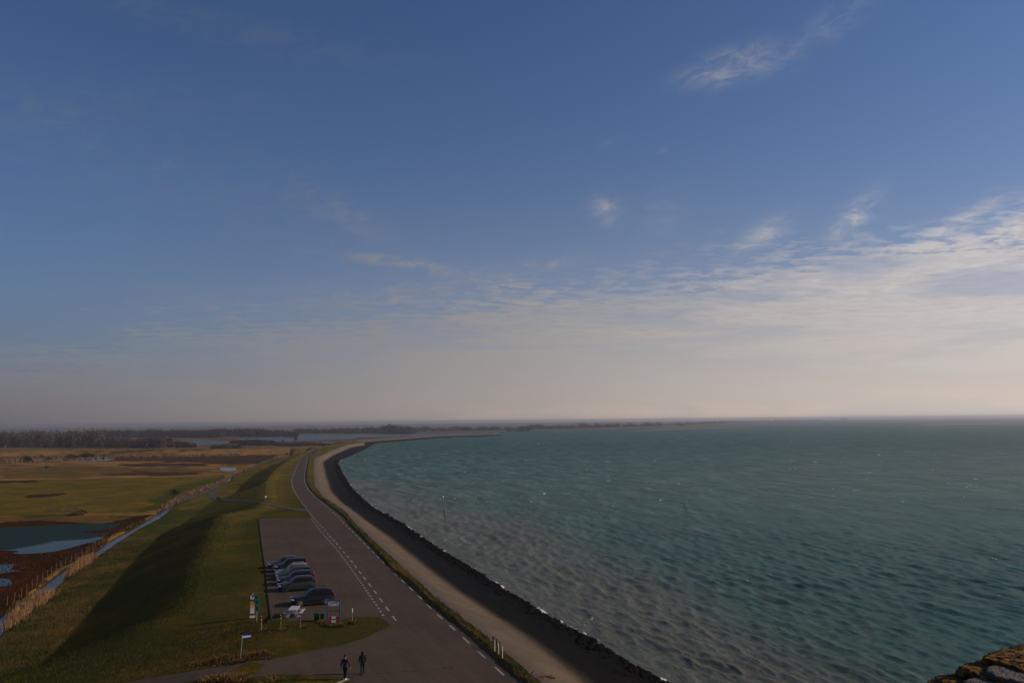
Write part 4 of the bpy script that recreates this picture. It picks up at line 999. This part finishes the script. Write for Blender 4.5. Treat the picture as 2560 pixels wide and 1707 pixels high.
        if rails: bm = bmesh.new(); tube(bm, (X(xr0+.06), sg*rw*.9, H_+.07), (X(xr1-.06), sg*rw*.9, H_+.06), .022, seg=6); box(bm, (X(xr0+.08), sg*rw*.9, H_+.03), (.08, .03, .09)); box(bm, (X(xr1-.08), sg*rw*.9, H_+.02), (.08, .03, .09)); obj('roof_rail', bm, m_rim if rails == 2 else m_trim, r_)
    bm = bmesh.new(); box(bm, (X(.004), 0, hood-.30), (.06, hw*1.0, .16)); bevel(bm, .02); obj('grille', bm, m_trim, r_)
    bm = bmesh.new(); box(bm, (X(.001), 0, .40), (.05, .5, .11)); obj('number_plate', bm, m_plate, r_)
    bm = bmesh.new(); box(bm, (X(.5), 0, .26), (L_*.9, hw*1.5, .14)); obj('underbody', bm, m_trim, r_)
    bm = bmesh.new(); tube(bm, (X(xr1-.05), 0, H_), (X(xr1-.01), 0, H_+.12), .015, .03, 5); obj('antenna', bm, m_trim, r_)
    tag(r_, label, 'car', 'cars parked in the row on the dike'); return r_
a = Vector(atz(750, 1516, 0)); b_ = Vector(atz(812, 1511.2, 0)); YAW = math.atan2((b_-a).y, (b_-a).x)
make_car(686.5, 1421, 4.1, 1.74, 1.44, 'hatch', paint('blue_grey_paint', (.035, .045, .075)), 'blue-grey hatchback, farthest of the parked cars')
make_car(704, 1431, 3.95, 1.72, 1.62, 'van', paint('black_paint', (.008, .009, .01)), 'black boxy car with tall red tail light between the blue-grey hatchback and the silver car')
make_car(706, 1441.5, 4.15, 1.75, 1.46, 'wagon', paint('silver_paint', (.14, .14, .17), .6), 'silver car with pale roof rails, parked in front of the black boxy car', 2)
make_car(709, 1450.5, 4.5, 1.8, 1.46, 'wagon', paint('grey_paint', (.035, .034, .036), .6), 'dark grey estate between the silver car and the navy car', 0)
make_car(712, 1463.5, 4.35, 1.8, 1.54, 'suv', paint('navy_paint', (.018, .02, .045)), 'navy blue car between the dark grey estate and the charcoal crossover')
make_car(715, 1479.5, 4.2, 1.8, 1.56, 'suv', paint('charcoal_paint', (.022, .026, .034)), 'charcoal crossover, second nearest of the parked cars', rim=False)
make_car(750, 1516, 4.5, 1.86, 1.60, 'suv', paint('black_blue_paint', (.009, .010, .018)), 'large black sport utility car with silver wheels, nearest of the parked cars', 1)
# far car on the bend
fc = make_car(788, 1131, 4.2, 1.75, 1.5, 'hatch', paint('dark_green_paint', (.02, .03, .025)), 'tiny dark car driving on the far road bend', yaw=R(75)); fc['group'] = ''; del fc['group']; fc.name = 'moving_car'

# ------------------------------------------------------------------ people
def skin(name, joints, edges, mt, parent, sub=2, root=0):
    me = bpy.data.meshes.new(name); me.from_pydata([j[:3] for j in joints], edges, []); o = link(name, me, mt, parent)
    m_ = o.modifiers.new('skin', 'SKIN'); m_.use_smooth_shade = True
    for i, j in enumerate(joints):
        sv_ = me.skin_vertices[0].data[i]; r_ = j[3]; sv_.radius = (r_, j[4] if len(j) > 4 else r_); sv_.use_root = (i == root)
    s_ = o.modifiers.new('sub', 'SUBSURF'); s_.levels = sub; s_.render_levels = sub
    dg = bpy.context.evaluated_depsgraph_get(); dg.update(); me2 = bpy.data.meshes.new_from_object(o.evaluated_get(dg)); o.modifiers.clear(); o.data = me2
    me2.name = name
    if not me2.materials: me2.materials.append(mt)
    return o
m_skin = mat('skin', (.24, .13, .09), .6); m_navy = mat('dark_navy_jacket', (.016, .018, .028), .85, var=.3); m_blk = mat('black_coat', (.009, .009, .011), .85, var=.3)
m_trou = mat('dark_trousers', (.012, .012, .015), .9); m_shoe = mat('white_shoe', (.62, .60, .58), .6); m_bshoe = mat('dark_shoe', (.02, .015, .012), .6)
m_hair = mat('dark_hair', (.02, .015, .012), .8); m_red = mat('dark_red_patch', (.16, .02, .025), .8)
def person(px, py, H_, face, arms, legs, coat, label, hat, jm, shoe, patch=None):
    """arms: per side (elbow x,y ; hand x,y) offsets; legs: per side (knee y, foot y, foot x)"""
    x, y = atz(px, py, .012); r_ = empty('person', (x, y, .012), face); k = H_/1.80
    J = []; E = []
    def add(p, r0_, r1_=None, par=None):
        J.append((p[0]*k, p[1]*k, p[2]*k, r0_*k, (r1_ or r0_)*k)); 
        if par is not None: E.append((par, len(J)-1))
        return len(J)-1
    pel = add((0, 0, .96), .14, .11); wa = add((0, -.01, 1.12), .13, .10, pel); ch = add((0, -.01, 1.34), .17, .12, wa); nk = add((0, 0, 1.50), .06, .06, ch)
    nk2 = add((0, .015, 1.575), .055, .06, nk); jw = add((0, .03, 1.64), .07, .085, nk2); hd_ = add((0, .015, 1.72), .078, .095, jw); add((0, .01, 1.775), .05, .06, hd_)
    hands = []
    for s, (ex, ey, hx, hy) in zip((-1, 1), arms):
        sh_ = add((s*.19, 0, 1.45), .062, .062, ch); el_ = add((s*(.19+ex), ey, 1.17), .045, .045, sh_); wr = add((s*(.19+hx), hy, .94), .028, .032, el_); pa = add((s*(.19+hx+.012), hy+.012, .87), .024, .042, wr); hands.append((s, .19+hx+.012, hy+.012, pa))
        for f_, (fy, ln) in enumerate(((.030, .075), (.011, .088), (-.009, .082), (-.028, .062))):
            a_ = add((s*(.19+hx+.015), hy+fy+.012, .825), .009, .009, pa); b2 = add((s*(.19+hx+.008), hy+fy+.014, .825-ln*.5), .0085, .0085, a_); add((s*(.19+hx-.006), hy+fy+.012, .825-ln), .0075, .0075, b2)
        a_ = add((s*(.19+hx-.01), hy+.050, .875), .011, .011, pa); add((s*(.19+hx-.02), hy+.062, .835), .009, .009, a_)
    for s, (ky, fy, fx) in zip((-1, 1), legs):
        hp = add((s*.09, 0, .90), .095, .095, pel); kn = add((s*(.09+fx*.5), ky, .50), .06, .065, hp); an_ = add((s*(.09+fx), fy, .09), .038, .042, kn); add((s*(.09+fx)*1.05, fy+.13, .035), .035, .03, an_)
    skin('body', J, E, m_skin, r_)
    # face
    bm = bmesh.new()
    for s in (-1, 1): bmesh.ops.create_uvsphere(bm, u_segments=8, v_segments=6, radius=.011*k, matrix=Matrix.Translation((s*.03*k, .105*k, 1.69*k)))
    obj('eyes', bm, m_trou, r_)
    bm = bmesh.new(); bmesh.ops.create_cone(bm, cap_ends=True, segments=8, radius1=.016*k, radius2=.006*k, depth=.045*k, matrix=Matrix.Translation((0, .115*k, 1.665*k))); obj('nose', bm, m_skin, r_)
    bm = bmesh.new(); box(bm, (0, .103*k, 1.625*k), (.045*k, .012*k, .01*k)); obj('mouth', bm, m_red, r_)
    bm = bmesh.new()
    for s in (-1, 1): bmesh.ops.create_uvsphere(bm, u_segments=8, v_segments=6, radius=1, matrix=Matrix.Translation((s*.083*k, .01*k, 1.68*k)) @ Matrix.Diagonal((.012*k, .02*k, .033*k, 1)))
    obj('ears', bm, m_skin, r_)
    bm = bmesh.new(); bmesh.ops.create_uvsphere(bm, u_segments=16, v_segments=10, radius=1, matrix=Matrix.Translation((0, -.012*k, 1.725*k)) @ Matrix.Diagonal((.092*k, .108*k, (.10 if hat else .095)*k, 1)))
    if hat == 'hood':
        bmesh.ops.create_uvsphere(bm, u_segments=16, v_segments=10, radius=1, matrix=Matrix.Translation((0, -.03*k, 1.66*k)) @ Matrix.Diagonal((.115*k, .12*k, .17*k, 1)))
    obj('hood' if hat == 'hood' else 'hair', bm, jm if hat == 'hood' else m_hair, r_, True)
    # jacket
    J = []; E = []; lo = coat
    b0 = add((0, 0, lo), .19 if lo < .8 else .165, .15 if lo < .8 else .13); b1 = add((0, -.005, (lo+1.2)/2), .185 if lo < .8 else .16, .14, b0); b2 = add((0, -.01, 1.22), .175, .135, b1); b3 = add((0, -.01, 1.38), .205, .14, b2); add((0, 0, 1.50), .10, .10, b3)
    for s, (ex, ey, hx, hy) in zip((-1, 1), arms):
        sh_ = add((s*.20, 0, 1.44), .085, .08, b3); el_ = add((s*(.19+ex), ey, 1.17), .068, .065, sh_); add((s*(.19+hx), hy, .93), .050, .052, el_)
    skin('jacket', J, E, jm, r_)
    J = []; E = []
    t0 = add((0, 0, .95), .15, .13)
    for s, (ky, fy, fx) in zip((-1, 1), legs):
        hp = add((s*.095, 0, .86), .105, .11, t0); kn = add((s*(.09+fx*.5), ky, .50), .075, .08, hp); add((s*(.09+fx), fy, .08), .058, .065, kn)
    skin('trousers', J, E, m_trou, r_)
    for s, (ky, fy, fx) in zip((-1, 1), legs):
        bm = bmesh.new(); box(bm, (s*(.09+fx)*k, (fy+.06)*k, .045*k), (.10*k, .29*k, .09*k)); bevel(bm, .03*k); obj('shoe', bm, shoe, r_, True)
    if patch:
        bm = bmesh.new(); bmesh.ops.create_uvsphere(bm, u_segments=12, v_segments=8, radius=1, matrix=Matrix.Translation((.245*k, -.02*k, 1.38*k)) @ Matrix.Diagonal((.062*k, .08*k, .09*k, 1))); obj('sleeve_patch', bm, m_red, r_, True)
    tag(r_, label, 'person'); return r_
person(862.5, 1698, 1.82, R(-12), [(.10, -.02, .17, .05), (.12, .02, .23, -.06)], [(.10, -.02, -.03), (.02, -.05, -.045)], .88, 'person in dark navy jacket with red shoulder and white shoes, walking by the grass edge', None, m_navy, m_shoe, True)
person(906, 1684.5, 1.70, R(8), [(.06, .0, .08, .04), (.06, .0, .08, -.04)], [(.04, -.16, .0), (.12, .20, .0)], .74, 'person in long black hooded coat striding on the asphalt', 'hood', m_blk, m_bshoe)
for i_, (px_0, py_0, c0) in enumerate([(809, 1129, m_red), (813.5, 1128.5, m_red)]):
    ob = person(px_0, py_0, 1.75, R(20+40*i_), [(.05, .0, .07, .04), (.05, .0, .07, -.04)], [(.06, -.12, .0), (.12, .15, .0)], .85, ['tiny walker in dark red on the far road bend, left of two', 'tiny walker in dark red on the far road bend, right of two'][i_], None, c0, m_bshoe)

# ------------------------------------------------------------------ signs, posts and street furniture
m_white = mat('white_enamel', (.62, .60, .60), .5, var=.12); m_blue = mat('blue_steel', (.035, .085, .17), .5); m_redp = mat('red_panel', (.45, .012, .012), .5)
m_grn = mat('green_banner', (.02, .16, .075), .6); m_org = mat('orange_panel', (.65, .20, .03), .6); m_galv = mat('galvanised_post', (.20, .21, .17), .55, .2); m_dred = mat('maroon_band', (.12, .03, .05), .6)
m_mint = mat('pale_green_lettering', (.22, .38, .28), .6); m_dkg = mat('dark_green_plastic', (.008, .04, .02), .5); m_grey = mat('grey_lettering', (.22, .22, .25), .6); m_lb = mat('pale_blue_plate', (.28, .40, .78), .35)
m_tbl = mat('weathered_grey_timber', (.34, .33, .34), .8, var=.2, vscale=6)
def pxm(p): return FPX/((p-Vector((0, 0, CAMZ))).dot(fwd))            # pixels per metre at a point
# information board
p = hit(834, 1563); s = pxm(p); r_ = empty('information_board', p, R(3)); wd = 30.5/s; ht = 63/s
for sx in (-1, 1):
    bm = bmesh.new(); box(bm, (sx*wd/2, 0, ht/2-.1), (.11, .11, ht+.2)); bevel(bm, .01); obj('post', bm, m_blue, r_)
bm = bmesh.new(); box(bm, (0, 0, ht-.06), (wd-.115, .10, .12)); obj('top_rail', bm, m_blue, r_)
bm = bmesh.new(); box(bm, (0, 0, ht-27/s), (wd-.115, .05, .06)); obj('middle_rail', bm, m_trim, r_)
bm = bmesh.new(); box(bm, (0, -.01, ht-8.6/s), (wd-.13, .04, 11.5/s)); pan = obj('panel', bm, m_white, r_)
bm = bmesh.new(); rr2 = random.Random(4); x0 = -wd*.36
while x0 < wd*.36:                                                        # blurred line of a place name
    w2 = .03+.03*rr2.random(); hh2 = .10+.04*rr2.random(); zc = ht-6.4/s
    box(bm, (x0, -.036, zc), (.02, .006, hh2)); 
    if rr2.random() < .6: box(bm, (x0+w2*.5, -.036, zc+(.04 if rr2.random() < .5 else -.03)), (w2*.7, .006, .02))
    x0 += w2+.03
obj('lettering', bm, m_grey, pan)
bm = bmesh.new(); box(bm, (0, -.044, ht-8.4/s), (wd*.82, .006, .045), Matrix.Rotation(-math.atan2(9.5, 24), 3, 'Y')); obj('red_diagonal', bm, m_dred, pan)
for zz, hz in ((19.5/s, 5.2/s), (10.2/s, 5.4/s)):
    for xx, ww, mm in ((-wd*.315, wd*.29, m_redp), (0, wd*.34, m_white), (wd*.315, wd*.29, m_redp)):
        bm = bmesh.new(); box(bm, (xx, -.02, zz), (ww*.99, .05, hz)); bevel(bm, .006); obj('barrier_board', bm, mm, r_)
tag(r_, 'blue framed board with crossed-out white name panel above two red and white barrier boards', 'sign')
# tall banner column
p = hit(630.5, 1543.5); s = pxm(p); r_ = empty('banner_column', p, R(8)); sc_ = 1/s
bm = bmesh.new(); tube(bm, (0, .05, -.2), (0, .05, 60*sc_), .05, .045); obj('pole', bm, m_galv, r_)
def pn(name, y0, y1, x0, x1, mt, par=r_, d=0): 
    bm = bmesh.new(); box(bm, ((x0+x1)/2*sc_, -.03-d, (y0+y1)/2*sc_), ((x1-x0)*sc_, .06, abs(y1-y0)*sc_*.985)); return obj(name, bm, mt, par)
pn('white_foot_panel', 0, 6, -6, 6.5, m_white); pn('maroon_band', 6, 10.5, -4.5, 5, m_dred); pn('white_panel', 10.5, 24, -5, 4.5, m_white)
pn('pale_green_panel', 24, 29, -5, 4.5, mat('pale_green_panel', (.38, .46, .33), .6)); op = pn('orange_panel', 29, 37.5, -6, 4.5, m_org); pn('grey_panel', 37.5, 41, -6, 4.5, mat('grey_panel', (.2, .22, .2), .6)); pn('maroon_band', 41, 45.5, -6, 4, m_dred)
tpn = pn('top_panel', 45.5, 55, -6, 4.5, mat('slate_panel', (.06, .08, .09), .6))
pn('white_emblem', 48, 54.5, -5, -1.5, m_white, tpn, .01); pn('white_emblem', 45.8, 48, -5, 3.5, m_white, tpn, .012); pn('white_emblem', 47.8, 51, 1, 4, m_white, tpn, .014)
tag(r_, 'tall white, orange and maroon banner column on the grass left of the parking', 'sign')
# green sign
p = hit(641.5, 1552); s = pxm(p); sc_ = 1/s; r_ = empty('green_flag_sign', p, R(-4))
bm = bmesh.new(); tube(bm, (0, 0, -.2), (.0, 0, 58*sc_), .045, .04); obj('post', bm, m_galv, r_)
bm = bmesh.new(); bmesh.ops.create_cone(bm, cap_ends=True, segments=28, radius1=9*sc_, radius2=9*sc_, depth=.05, matrix=Matrix.Translation((0, -.06, 52*sc_)) @ Matrix.Diagonal((.82, 1, 1.15, 1)) @ Matrix.Rotation(R(90), 4, 'X')); d1 = obj('round_panel', bm, m_grn, r_)
pn('green_panel', 26.5, 42, -1.5, 6.5, m_grn, r_, .02)
bm = bmesh.new()
for k in range(4): box(bm, ((-4.4+k*2.7)*sc_, -.094, (52+(k % 2)*.6)*sc_), (1.7*sc_, .01, 2.6*sc_))
obj('lettering', bm, m_mint, d1)
bm = bmesh.new(); box(bm, (1.2*sc_, -.094, 40*sc_), (4.2*sc_, .01, 2.2*sc_)); box(bm, (2.2*sc_, -.094, 38*sc_), (2.6*sc_, .01, 2*sc_)); obj('lettering', bm, m_mint, r_)
tag(r_, 'green round sign over green panel on pale post right of the banner column', 'sign')
# street name plate
p = hit(605.5, 1640.5); s = pxm(p); sc_ = 1/s; r_ = empty('street_name_sign', p, R(10))
bm = bmesh.new(); tube(bm, (0, 0, -.2), (.12, 0, 49*sc_), .035, .032); obj('post', bm, m_galv, r_)
bm = bmesh.new(); box(bm, (.16, -.03, 51*sc_), (22*sc_, .04, 4.8*sc_), Matrix.Rotation(R(-5), 3, 'Y')); box(bm, (.16, -.03, 49.2*sc_), (20*sc_, .05, .03), Matrix.Rotation(R(-5), 3, 'Y')); obj('plate', bm, m_lb, r_).rotation_euler = (R(-38), 0, 0)
bpy.context.view_layer.update()
pl_ = r_.children[-1]; pl_.location = (0, -math.sin(R(38))*51*sc_, 51*sc_*(1-math.cos(R(38))))
tag(r_, 'pale blue name plate on a thin leaning grey post beside the side path', 'sign')
def post(name, px, py, hpx, r0_, mt, label, cat, cap=None, lean=0, group=None, zb=None, capn='cap'):
    p = hit(px, py) if zb is None else Vector((*atz(px, py, zb), zb)); sc_ = 1/pxm(p); r_ = empty(name, p)
    bm = bmesh.new(); tube(bm, (0, 0, -.3), (lean, 0, hpx*sc_), r0_, r0_*.9, 10); obj('shaft', bm, mt, r_)
    bm = bmesh.new()
    if cap: tube(bm, (lean, 0, hpx*sc_), (lean, 0, hpx*sc_+cap[0]*sc_), cap[1], cap[1]*.85, 10); obj(capn, bm, cap[2], r_)
    else: tube(bm, (lean, 0, hpx*sc_), (lean, 0, hpx*sc_+.04), r0_*.9, r0_*.4, 10); obj(capn, bm, mt, r_)
    tag(r_, label, cat, group); return r_
post('thin_post', 653, 1639, 29, .04, mat('dark_steel', (.035, .035, .04), .6), 'thin dark post right of the street name plate', 'post')
post('marker_post', 880.5, 1559, 29, .028, m_galv, 'thin pale pole with white band on the grass nose right of the board', 'post', (9, .05, m_white))
m_wp = mat('white_post', (.50, .47, .42), .6); m_rw = mat('rusty_cap', (.05, .03, .03), .8)
for i, (px, py, hp, lb) in enumerate([(1236.8, 1629, 29, 'white reflector post on the verge, farthest of the three'), (1246.3, 1636, 28, 'white reflector post on the verge, middle of the three'), (1256, 1645, 28, 'white reflector post on the verge, nearest of the three')]):
    post('reflector_post', px, py, hp, .045, m_wp, lb, 'post', None, 0, 'white posts on the seaward verge')
for i, (px, py) in enumerate([(1234, 1596), (1241, 1602), (1249, 1610)]):
    p = hit(px, py+10); r_ = empty('rusty_bollard', p); bm = bmesh.new(); tube(bm, (0, 0, -.1), (.0, 0, .36), .09, .08, 9); obj('shaft', bm, m_rw, r_)
    bm = bmesh.new(); tube(bm, (0, 0, .36), (0, 0, .50), .13, .10, 9); obj('cap', bm, m_rw, r_)
    tag(r_, ['short rusty bollard behind the farthest white post', 'short rusty bollard behind the middle white post', 'short rusty bollard behind the nearest white post'][i], 'bollard', 'rusty bollards on the seaward verge')
post('path_marker', 663.5, 1254, 11, .05, m_galv, 'small white-topped sign post beside the cycle path', 'post', (3.5, .22, m_white))
post('sea_stake', 1110.5, 1288, 44, .09, mat('pale_stake', (.16, .15, .14), .7), 'tall pale channel stake with white top in the shallow water', 'stake', (4.5, .16, m_white), -.25, zb=SEA, capn='top_mark')
post('sea_stake', 1112, 1288, 15, .11, m_dwood, 'short dark stake leaning against the tall pale channel stake', 'stake', None, -.2, zb=SEA)
post('sea_stake', 1715.5, 1276, 16, .12, m_dwood, 'short dark leaning stake alone in the open water', 'stake', (2.0, .16, m_dwood), -.45, zb=SEA, capn='top_mark')
# wooden posts with plaques
for i, (px, py, lb) in enumerate([(652, 1575, 'left wooden post pair with dark caps before the parking'), (701, 1572, 'middle wooden post pair with dark caps left of the picnic table'), (749.5, 1567, 'right wooden post pair with dark caps right below the picnic table')]):
    p = hit(px, py); sc_ = 1/pxm(p); r_ = empty('wooden_post_pair', p)
    for dx_, dy_, hp in ((-2.2, .35, 27), (2.6, -.35, 23)):
        bm = bmesh.new(); box(bm, (dx_*sc_, dy_, hp*sc_/2-.1), (.10, .10, hp*sc_+.2)); bevel(bm, .015)
        pp = obj('post', bm, m_wood, r_)
        bm = bmesh.new(); box(bm, (dx_*sc_, dy_, hp*sc_+.09), (.13, .13, .17)); bevel(bm, .03); obj('dark_cap', bm, m_dwood, pp)
        bm = bmesh.new(); box(bm, (dx_*sc_, dy_, hp*sc_+.20), (.07, .07, .08)); obj('pale_tip', bm, m_wp, pp)
    bm = bmesh.new(); box(bm, (0, 0, 14*sc_), (.05, .75, .10), Matrix.Rotation(.33, 3, 'Z')); obj('cross_bar', bm, mat('rust_brown', (.10, .045, .03), .9), r_)
    tag(r_, lb, 'post', 'wooden post pairs in front of the parking')
# picnic table seen from its end
p = hit(729, 1543.5); r_ = empty('picnic_table', p+Vector((0, .9, 0)), R(4)); L_ = 1.9
bm = bmesh.new()
for k in range(4): box(bm, ((-.345+k*.23), 0, .74), (.215, L_, .05))
bevel(bm, .008, 1); obj('table_top', bm, m_tbl, r_)
for sx in (-1, 1):
    bm = bmesh.new()
    for k in (0, 1): box(bm, (sx*(.72+k*.15), 0, .45), (.135, L_, .05))
    bevel(bm, .008, 1); obj('bench', bm, m_tbl, r_)
for sy_ in (-1, 1):
    bm = bmesh.new()
    for sx in (-1, 1):
        an = math.atan2(.40, .70); box(bm, (sx*.36, sy_*L_*.42, .36), (.30, .08, .80), Matrix.Rotation(-sx*an, 3, 'Y'))
    obj('leg', bm, m_tbl, r_)
    bm = bmesh.new(); box(bm, (0, sy_*L_*.36, .40), (1.62, .06, .09)); obj('brace', bm, m_tbl, r_)
tag(r_, 'grey splay-legged picnic table at the near edge of the parking', 'picnic table')
# litter bins
for i, (px, py, wd, hp, lb) in enumerate([(792, 1551, .46, 18, 'dark green litter bin left of its neighbour, beside the blue framed board'), (806.5, 1552, .40, 19, 'dark green litter bin right next to the blue framed board')]):
    p = hit(px, py); sc_ = 1/pxm(p); r_ = empty('litter_bin', p); h = hp*sc_
    bm = bmesh.new(); box(bm, (0, 0, h/2-.03), (wd, .42, h-.12)); bevel(bm, .04); obj('body', bm, m_dkg, r_)
    bm = bmesh.new(); box(bm, (0, 0, h-.03), (wd*1.06, .46, .12)); bevel(bm, .04); obj('lid', bm, m_dkg, r_)
    bm = bmesh.new(); box(bm, (0, -.215, h-.17), (wd*.6, .02, .09)); obj('opening', bm, m_trim, r_)
    tag(r_, lb, 'litter bin', 'dark green bins at the parking edge')
# driftwood
for i, (px, py, ln, an, lb) in enumerate([(1372, 1694, 1.0, -.25, 'brown driftwood log lying on the pale stones near the bottom edge'), (1352, 1694, .5, .3, 'small dark driftwood piece left of the brown log')]):
    p = hit(px, py); bm = bmesh.new(); tube(bm, (-ln/2, 0, .08), (ln/2, 0, .09), .09, .06, 8); tube(bm, (0, 0, .1), (ln*.2, .1, .3), .03, .015, 6)
    for v_ in bm.verts: v_.co += Vector((mnoise.noise(v_.co*6), mnoise.noise(v_.co*6+Vector((5, 0, 0))), mnoise.noise(v_.co*6+Vector((0, 9, 0)))))*.05
    o = obj('driftwood', bm, mat('driftwood', (.09, .045, .035), .9)); o.location = p; o.rotation_euler = (0, .1, an); tag(o, lb, 'driftwood', 'driftwood on the stone slope')
# far sparks: white hut, and a shed form for a flashing car
def hut(px, py, w_, h_, mt, label, name='shed', zb=POL):
    X, Y = atz(px, py, zb); r_ = empty(name, (X, Y, zb)); bm = bmesh.new(); box(bm, (0, 0, h_/2), (w_, w_*.7, h_)); obj('wall', bm, mt, r_)
    bm = bmesh.new(); v_ = [bm.verts.new(q) for q in ((-w_/2-.2, -w_*.4, h_+.01), (w_/2+.2, -w_*.4, h_+.01), (w_/2+.2, w_*.4, h_+.01), (-w_/2-.2, w_*.4, h_+.01), (-w_/2-.2, 0, h_*1.45), (w_/2+.2, 0, h_*1.45))]
    for f_ in ((0, 1, 5, 4), (3, 4, 5, 2), (0, 4, 3), (1, 2, 5), (0, 3, 2, 1)): bm.faces.new([v_[i_] for i_ in f_])
    obj('roof', bm, mt, r_); bm = bmesh.new(); box(bm, (0, -w_*.352, h_*.4), (w_*.25, .03, h_*.7)); obj('door', bm, m_dwood, r_); tag(r_, label, 'shed')
hut(572, 1121, 3.4, 1.6, mat('painted_car_flash', (.75, .8, .45), .4), 'tiny bright shed shape standing in for a flashing car among dark scrub left of the inland embankment')  # bright colour paints the flash of a far car
hut(2, 1117, 8, 4, m_white, 'small white shed at the left edge before the woodland')
m_wall = mat('pale_plaster', (.5, .48, .46), .8)
def house(px, w_, h_, label, dY=0):
    t_ = (px-1280)/FPX; cx = np.array([c_[0] for c_ in coast[3:10]]); cy = np.array([c_[1] for c_ in coast[3:10]]); Y = float(np.interp(t_, cx/cy, cy))+60+dY
    r_ = empty('farmhouse', (t_*Y, Y, POL)); bm = bmesh.new(); box(bm, (0, 0, h_/2), (w_, w_*.6, h_)); obj('wall', bm, m_wall, r_)
    bm = bmesh.new(); v_ = [bm.verts.new(q) for q in ((-w_/2, -w_*.33, h_+.02), (w_/2, -w_*.33, h_+.02), (w_/2, w_*.33, h_+.02), (-w_/2, w_*.33, h_+.02), (-w_/2, 0, h_*1.7), (w_/2, 0, h_*1.7))]
    for f_ in ((0, 1, 5, 4), (3, 4, 5, 2), (0, 4, 3), (1, 2, 5), (0, 3, 2, 1)): bm.faces.new([v_[i_] for i_ in f_])
    obj('roof', bm, m_bark, r_); tag(r_, label, 'house')
house(1675, 22, 6, 'faint pale farmhouse on the distant shore above the far spit')
house(2105, 46, 10, 'faint white building at the hazy right end of the distant shore')
house(1345, 14, 5, 'small dark roofed house on the far shore right of the peninsula tip')

# ------------------------------------------------------------------ lichen covered parapet at the lower right, under the photographer's hands
m_lich, t, b, P = newmat('lichen_brick', .95, .15)
tcx = t.nodes.new('ShaderNodeTexCoord'); P = S(tcx.outputs['Object'])
n1 = noi(P, 26, 6, .7, .6); n2 = noi(P, 80, 5, .7); n3 = noi(P, 9, 4, .6)
cc = mixc(sstep(n1, .38, .62), (.045, .020, .010), (.24, .105, .018)); cc = mixc(sstep(n2, .5, .68)*.7, cc, (.34, .17, .02)); cc = mixc(sstep(n3, .56, .66)*.7, cc, (.07, .06, .02))
cc = scalec(cc, sstep(n2, .38, .64)*.95+.22)
t.links.new(cc.k, b.inputs['Base Color']); setbump(t, b, n1+n2*.6, .012, 1.0)
m_mort = mat('pale_mortar', (.17, .15, .135), .95, bump=1.0, bscale=60, var=.8, vscale=40)
par = empty('stone_parapet', (0, 0, 0)); 
def lump(name, p0, p1, hh, dd, mt, seed, drop=0.0, amp=.013):
    """rough slab whose upper left tip is p0 and whose length runs to p1"""
    a_ = Vector(p0); b2 = Vector(p1); d = (b2-a_); L2 = d.length; bm = bmesh.new()
    bmesh.ops.create_cube(bm, size=1.0); bmesh.ops.subdivide_edges(bm, edges=bm.edges, cuts=5, use_grid_fill=True); bmesh.ops.subdivide_edges(bm, edges=bm.edges, cuts=6, use_grid_fill=True)
    xx = d.normalized(); yy = Vector((0, 0, 1)).cross(xx).normalized(); zz = xx.cross(yy)
    for v_ in bm.verts:
        c = v_.co.copy(); q = Vector((c.x, c.y, c.z))*2
        rd = (abs(q.x)**5+abs(q.y)**5+abs(q.z)**5)**.2; q = q/max(rd, .01)*max(abs(q.x), abs(q.y), abs(q.z))
        w2 = xx*(q.x*L2/2)+yy*(q.y*dd/2)+zz*(q.z*hh/2)
        nn = mnoise.fractal(w2*38+Vector((seed*3.1, 0, 0)), 0.7, 2.1, 5)*amp*.8+mnoise.noise(w2*9+Vector((seed, 4, 0)))*amp*.8
        v_.co = w2+w2.normalized()*nn
    o = obj(name, bm, mt, par, True); o.location = (a_+b2)/2-zz*hh/2+yy*0
    return o
def pt(px, py, dist): return Vector((0, 0, CAMZ))+ray(px, py)*dist
D0 = 2.35
slabs = [((2300, 1697), (2660, 1790)), ((2386, 1672), (2720, 1772)), ((2446, 1640), (2780, 1742)), ((2500, 1613), (2840, 1700))]
for k, (a_, b2) in enumerate(slabs):
    lump('brick', pt(*a_, D0+k*.05), pt(*b_ if False else b2, D0-.12+k*.05), .058, .26, m_lich, k)
for k, (a_, b2) in enumerate(slabs[1:]):
    lump('mortar', pt(a_[0]+16, a_[1]+37, D0-.03+k*.05), pt(a_[0]+230, a_[1]+37+60, D0-.10+k*.05), .018, .25, m_mort, 20+k, amp=.009)
bm = bmesh.new(); pA = pt(2700, 1800, D0); box(bm, (pA.x+.25, pA.y+.02, CAMZ-1.75), (.9, .3, 1.6)); obj('wall_core', bm, m_lich, par)
tag(par, 'orange lichen covered brick parapet edge in the lower right corner', 'parapet')

# ------------------------------------------------------------------ haze
bm = bmesh.new(); box(bm, (0, 4740, 7.0), (18600, 9700, 34.5)); hz = obj('haze', bm)
mh = bpy.data.materials.new('haze_air'); mh.use_nodes = True; th = mh.node_tree; th.nodes.clear()
pvn = th.nodes.new('ShaderNodeVolumePrincipled'); pvn.inputs['Color'].default_value = (.78, .76, .80, 1); pvn.inputs['Density'].default_value = 1.9e-4; pvn.inputs['Anisotropy'].default_value = 0.6
om = th.nodes.new('ShaderNodeOutputMaterial'); th.links.new(pvn.outputs[0], om.inputs['Volume']); hz.data.materials.append(mh); tag(hz, kind='stuff')
hz['label'] = 'pale sea haze over the water and the far shore'
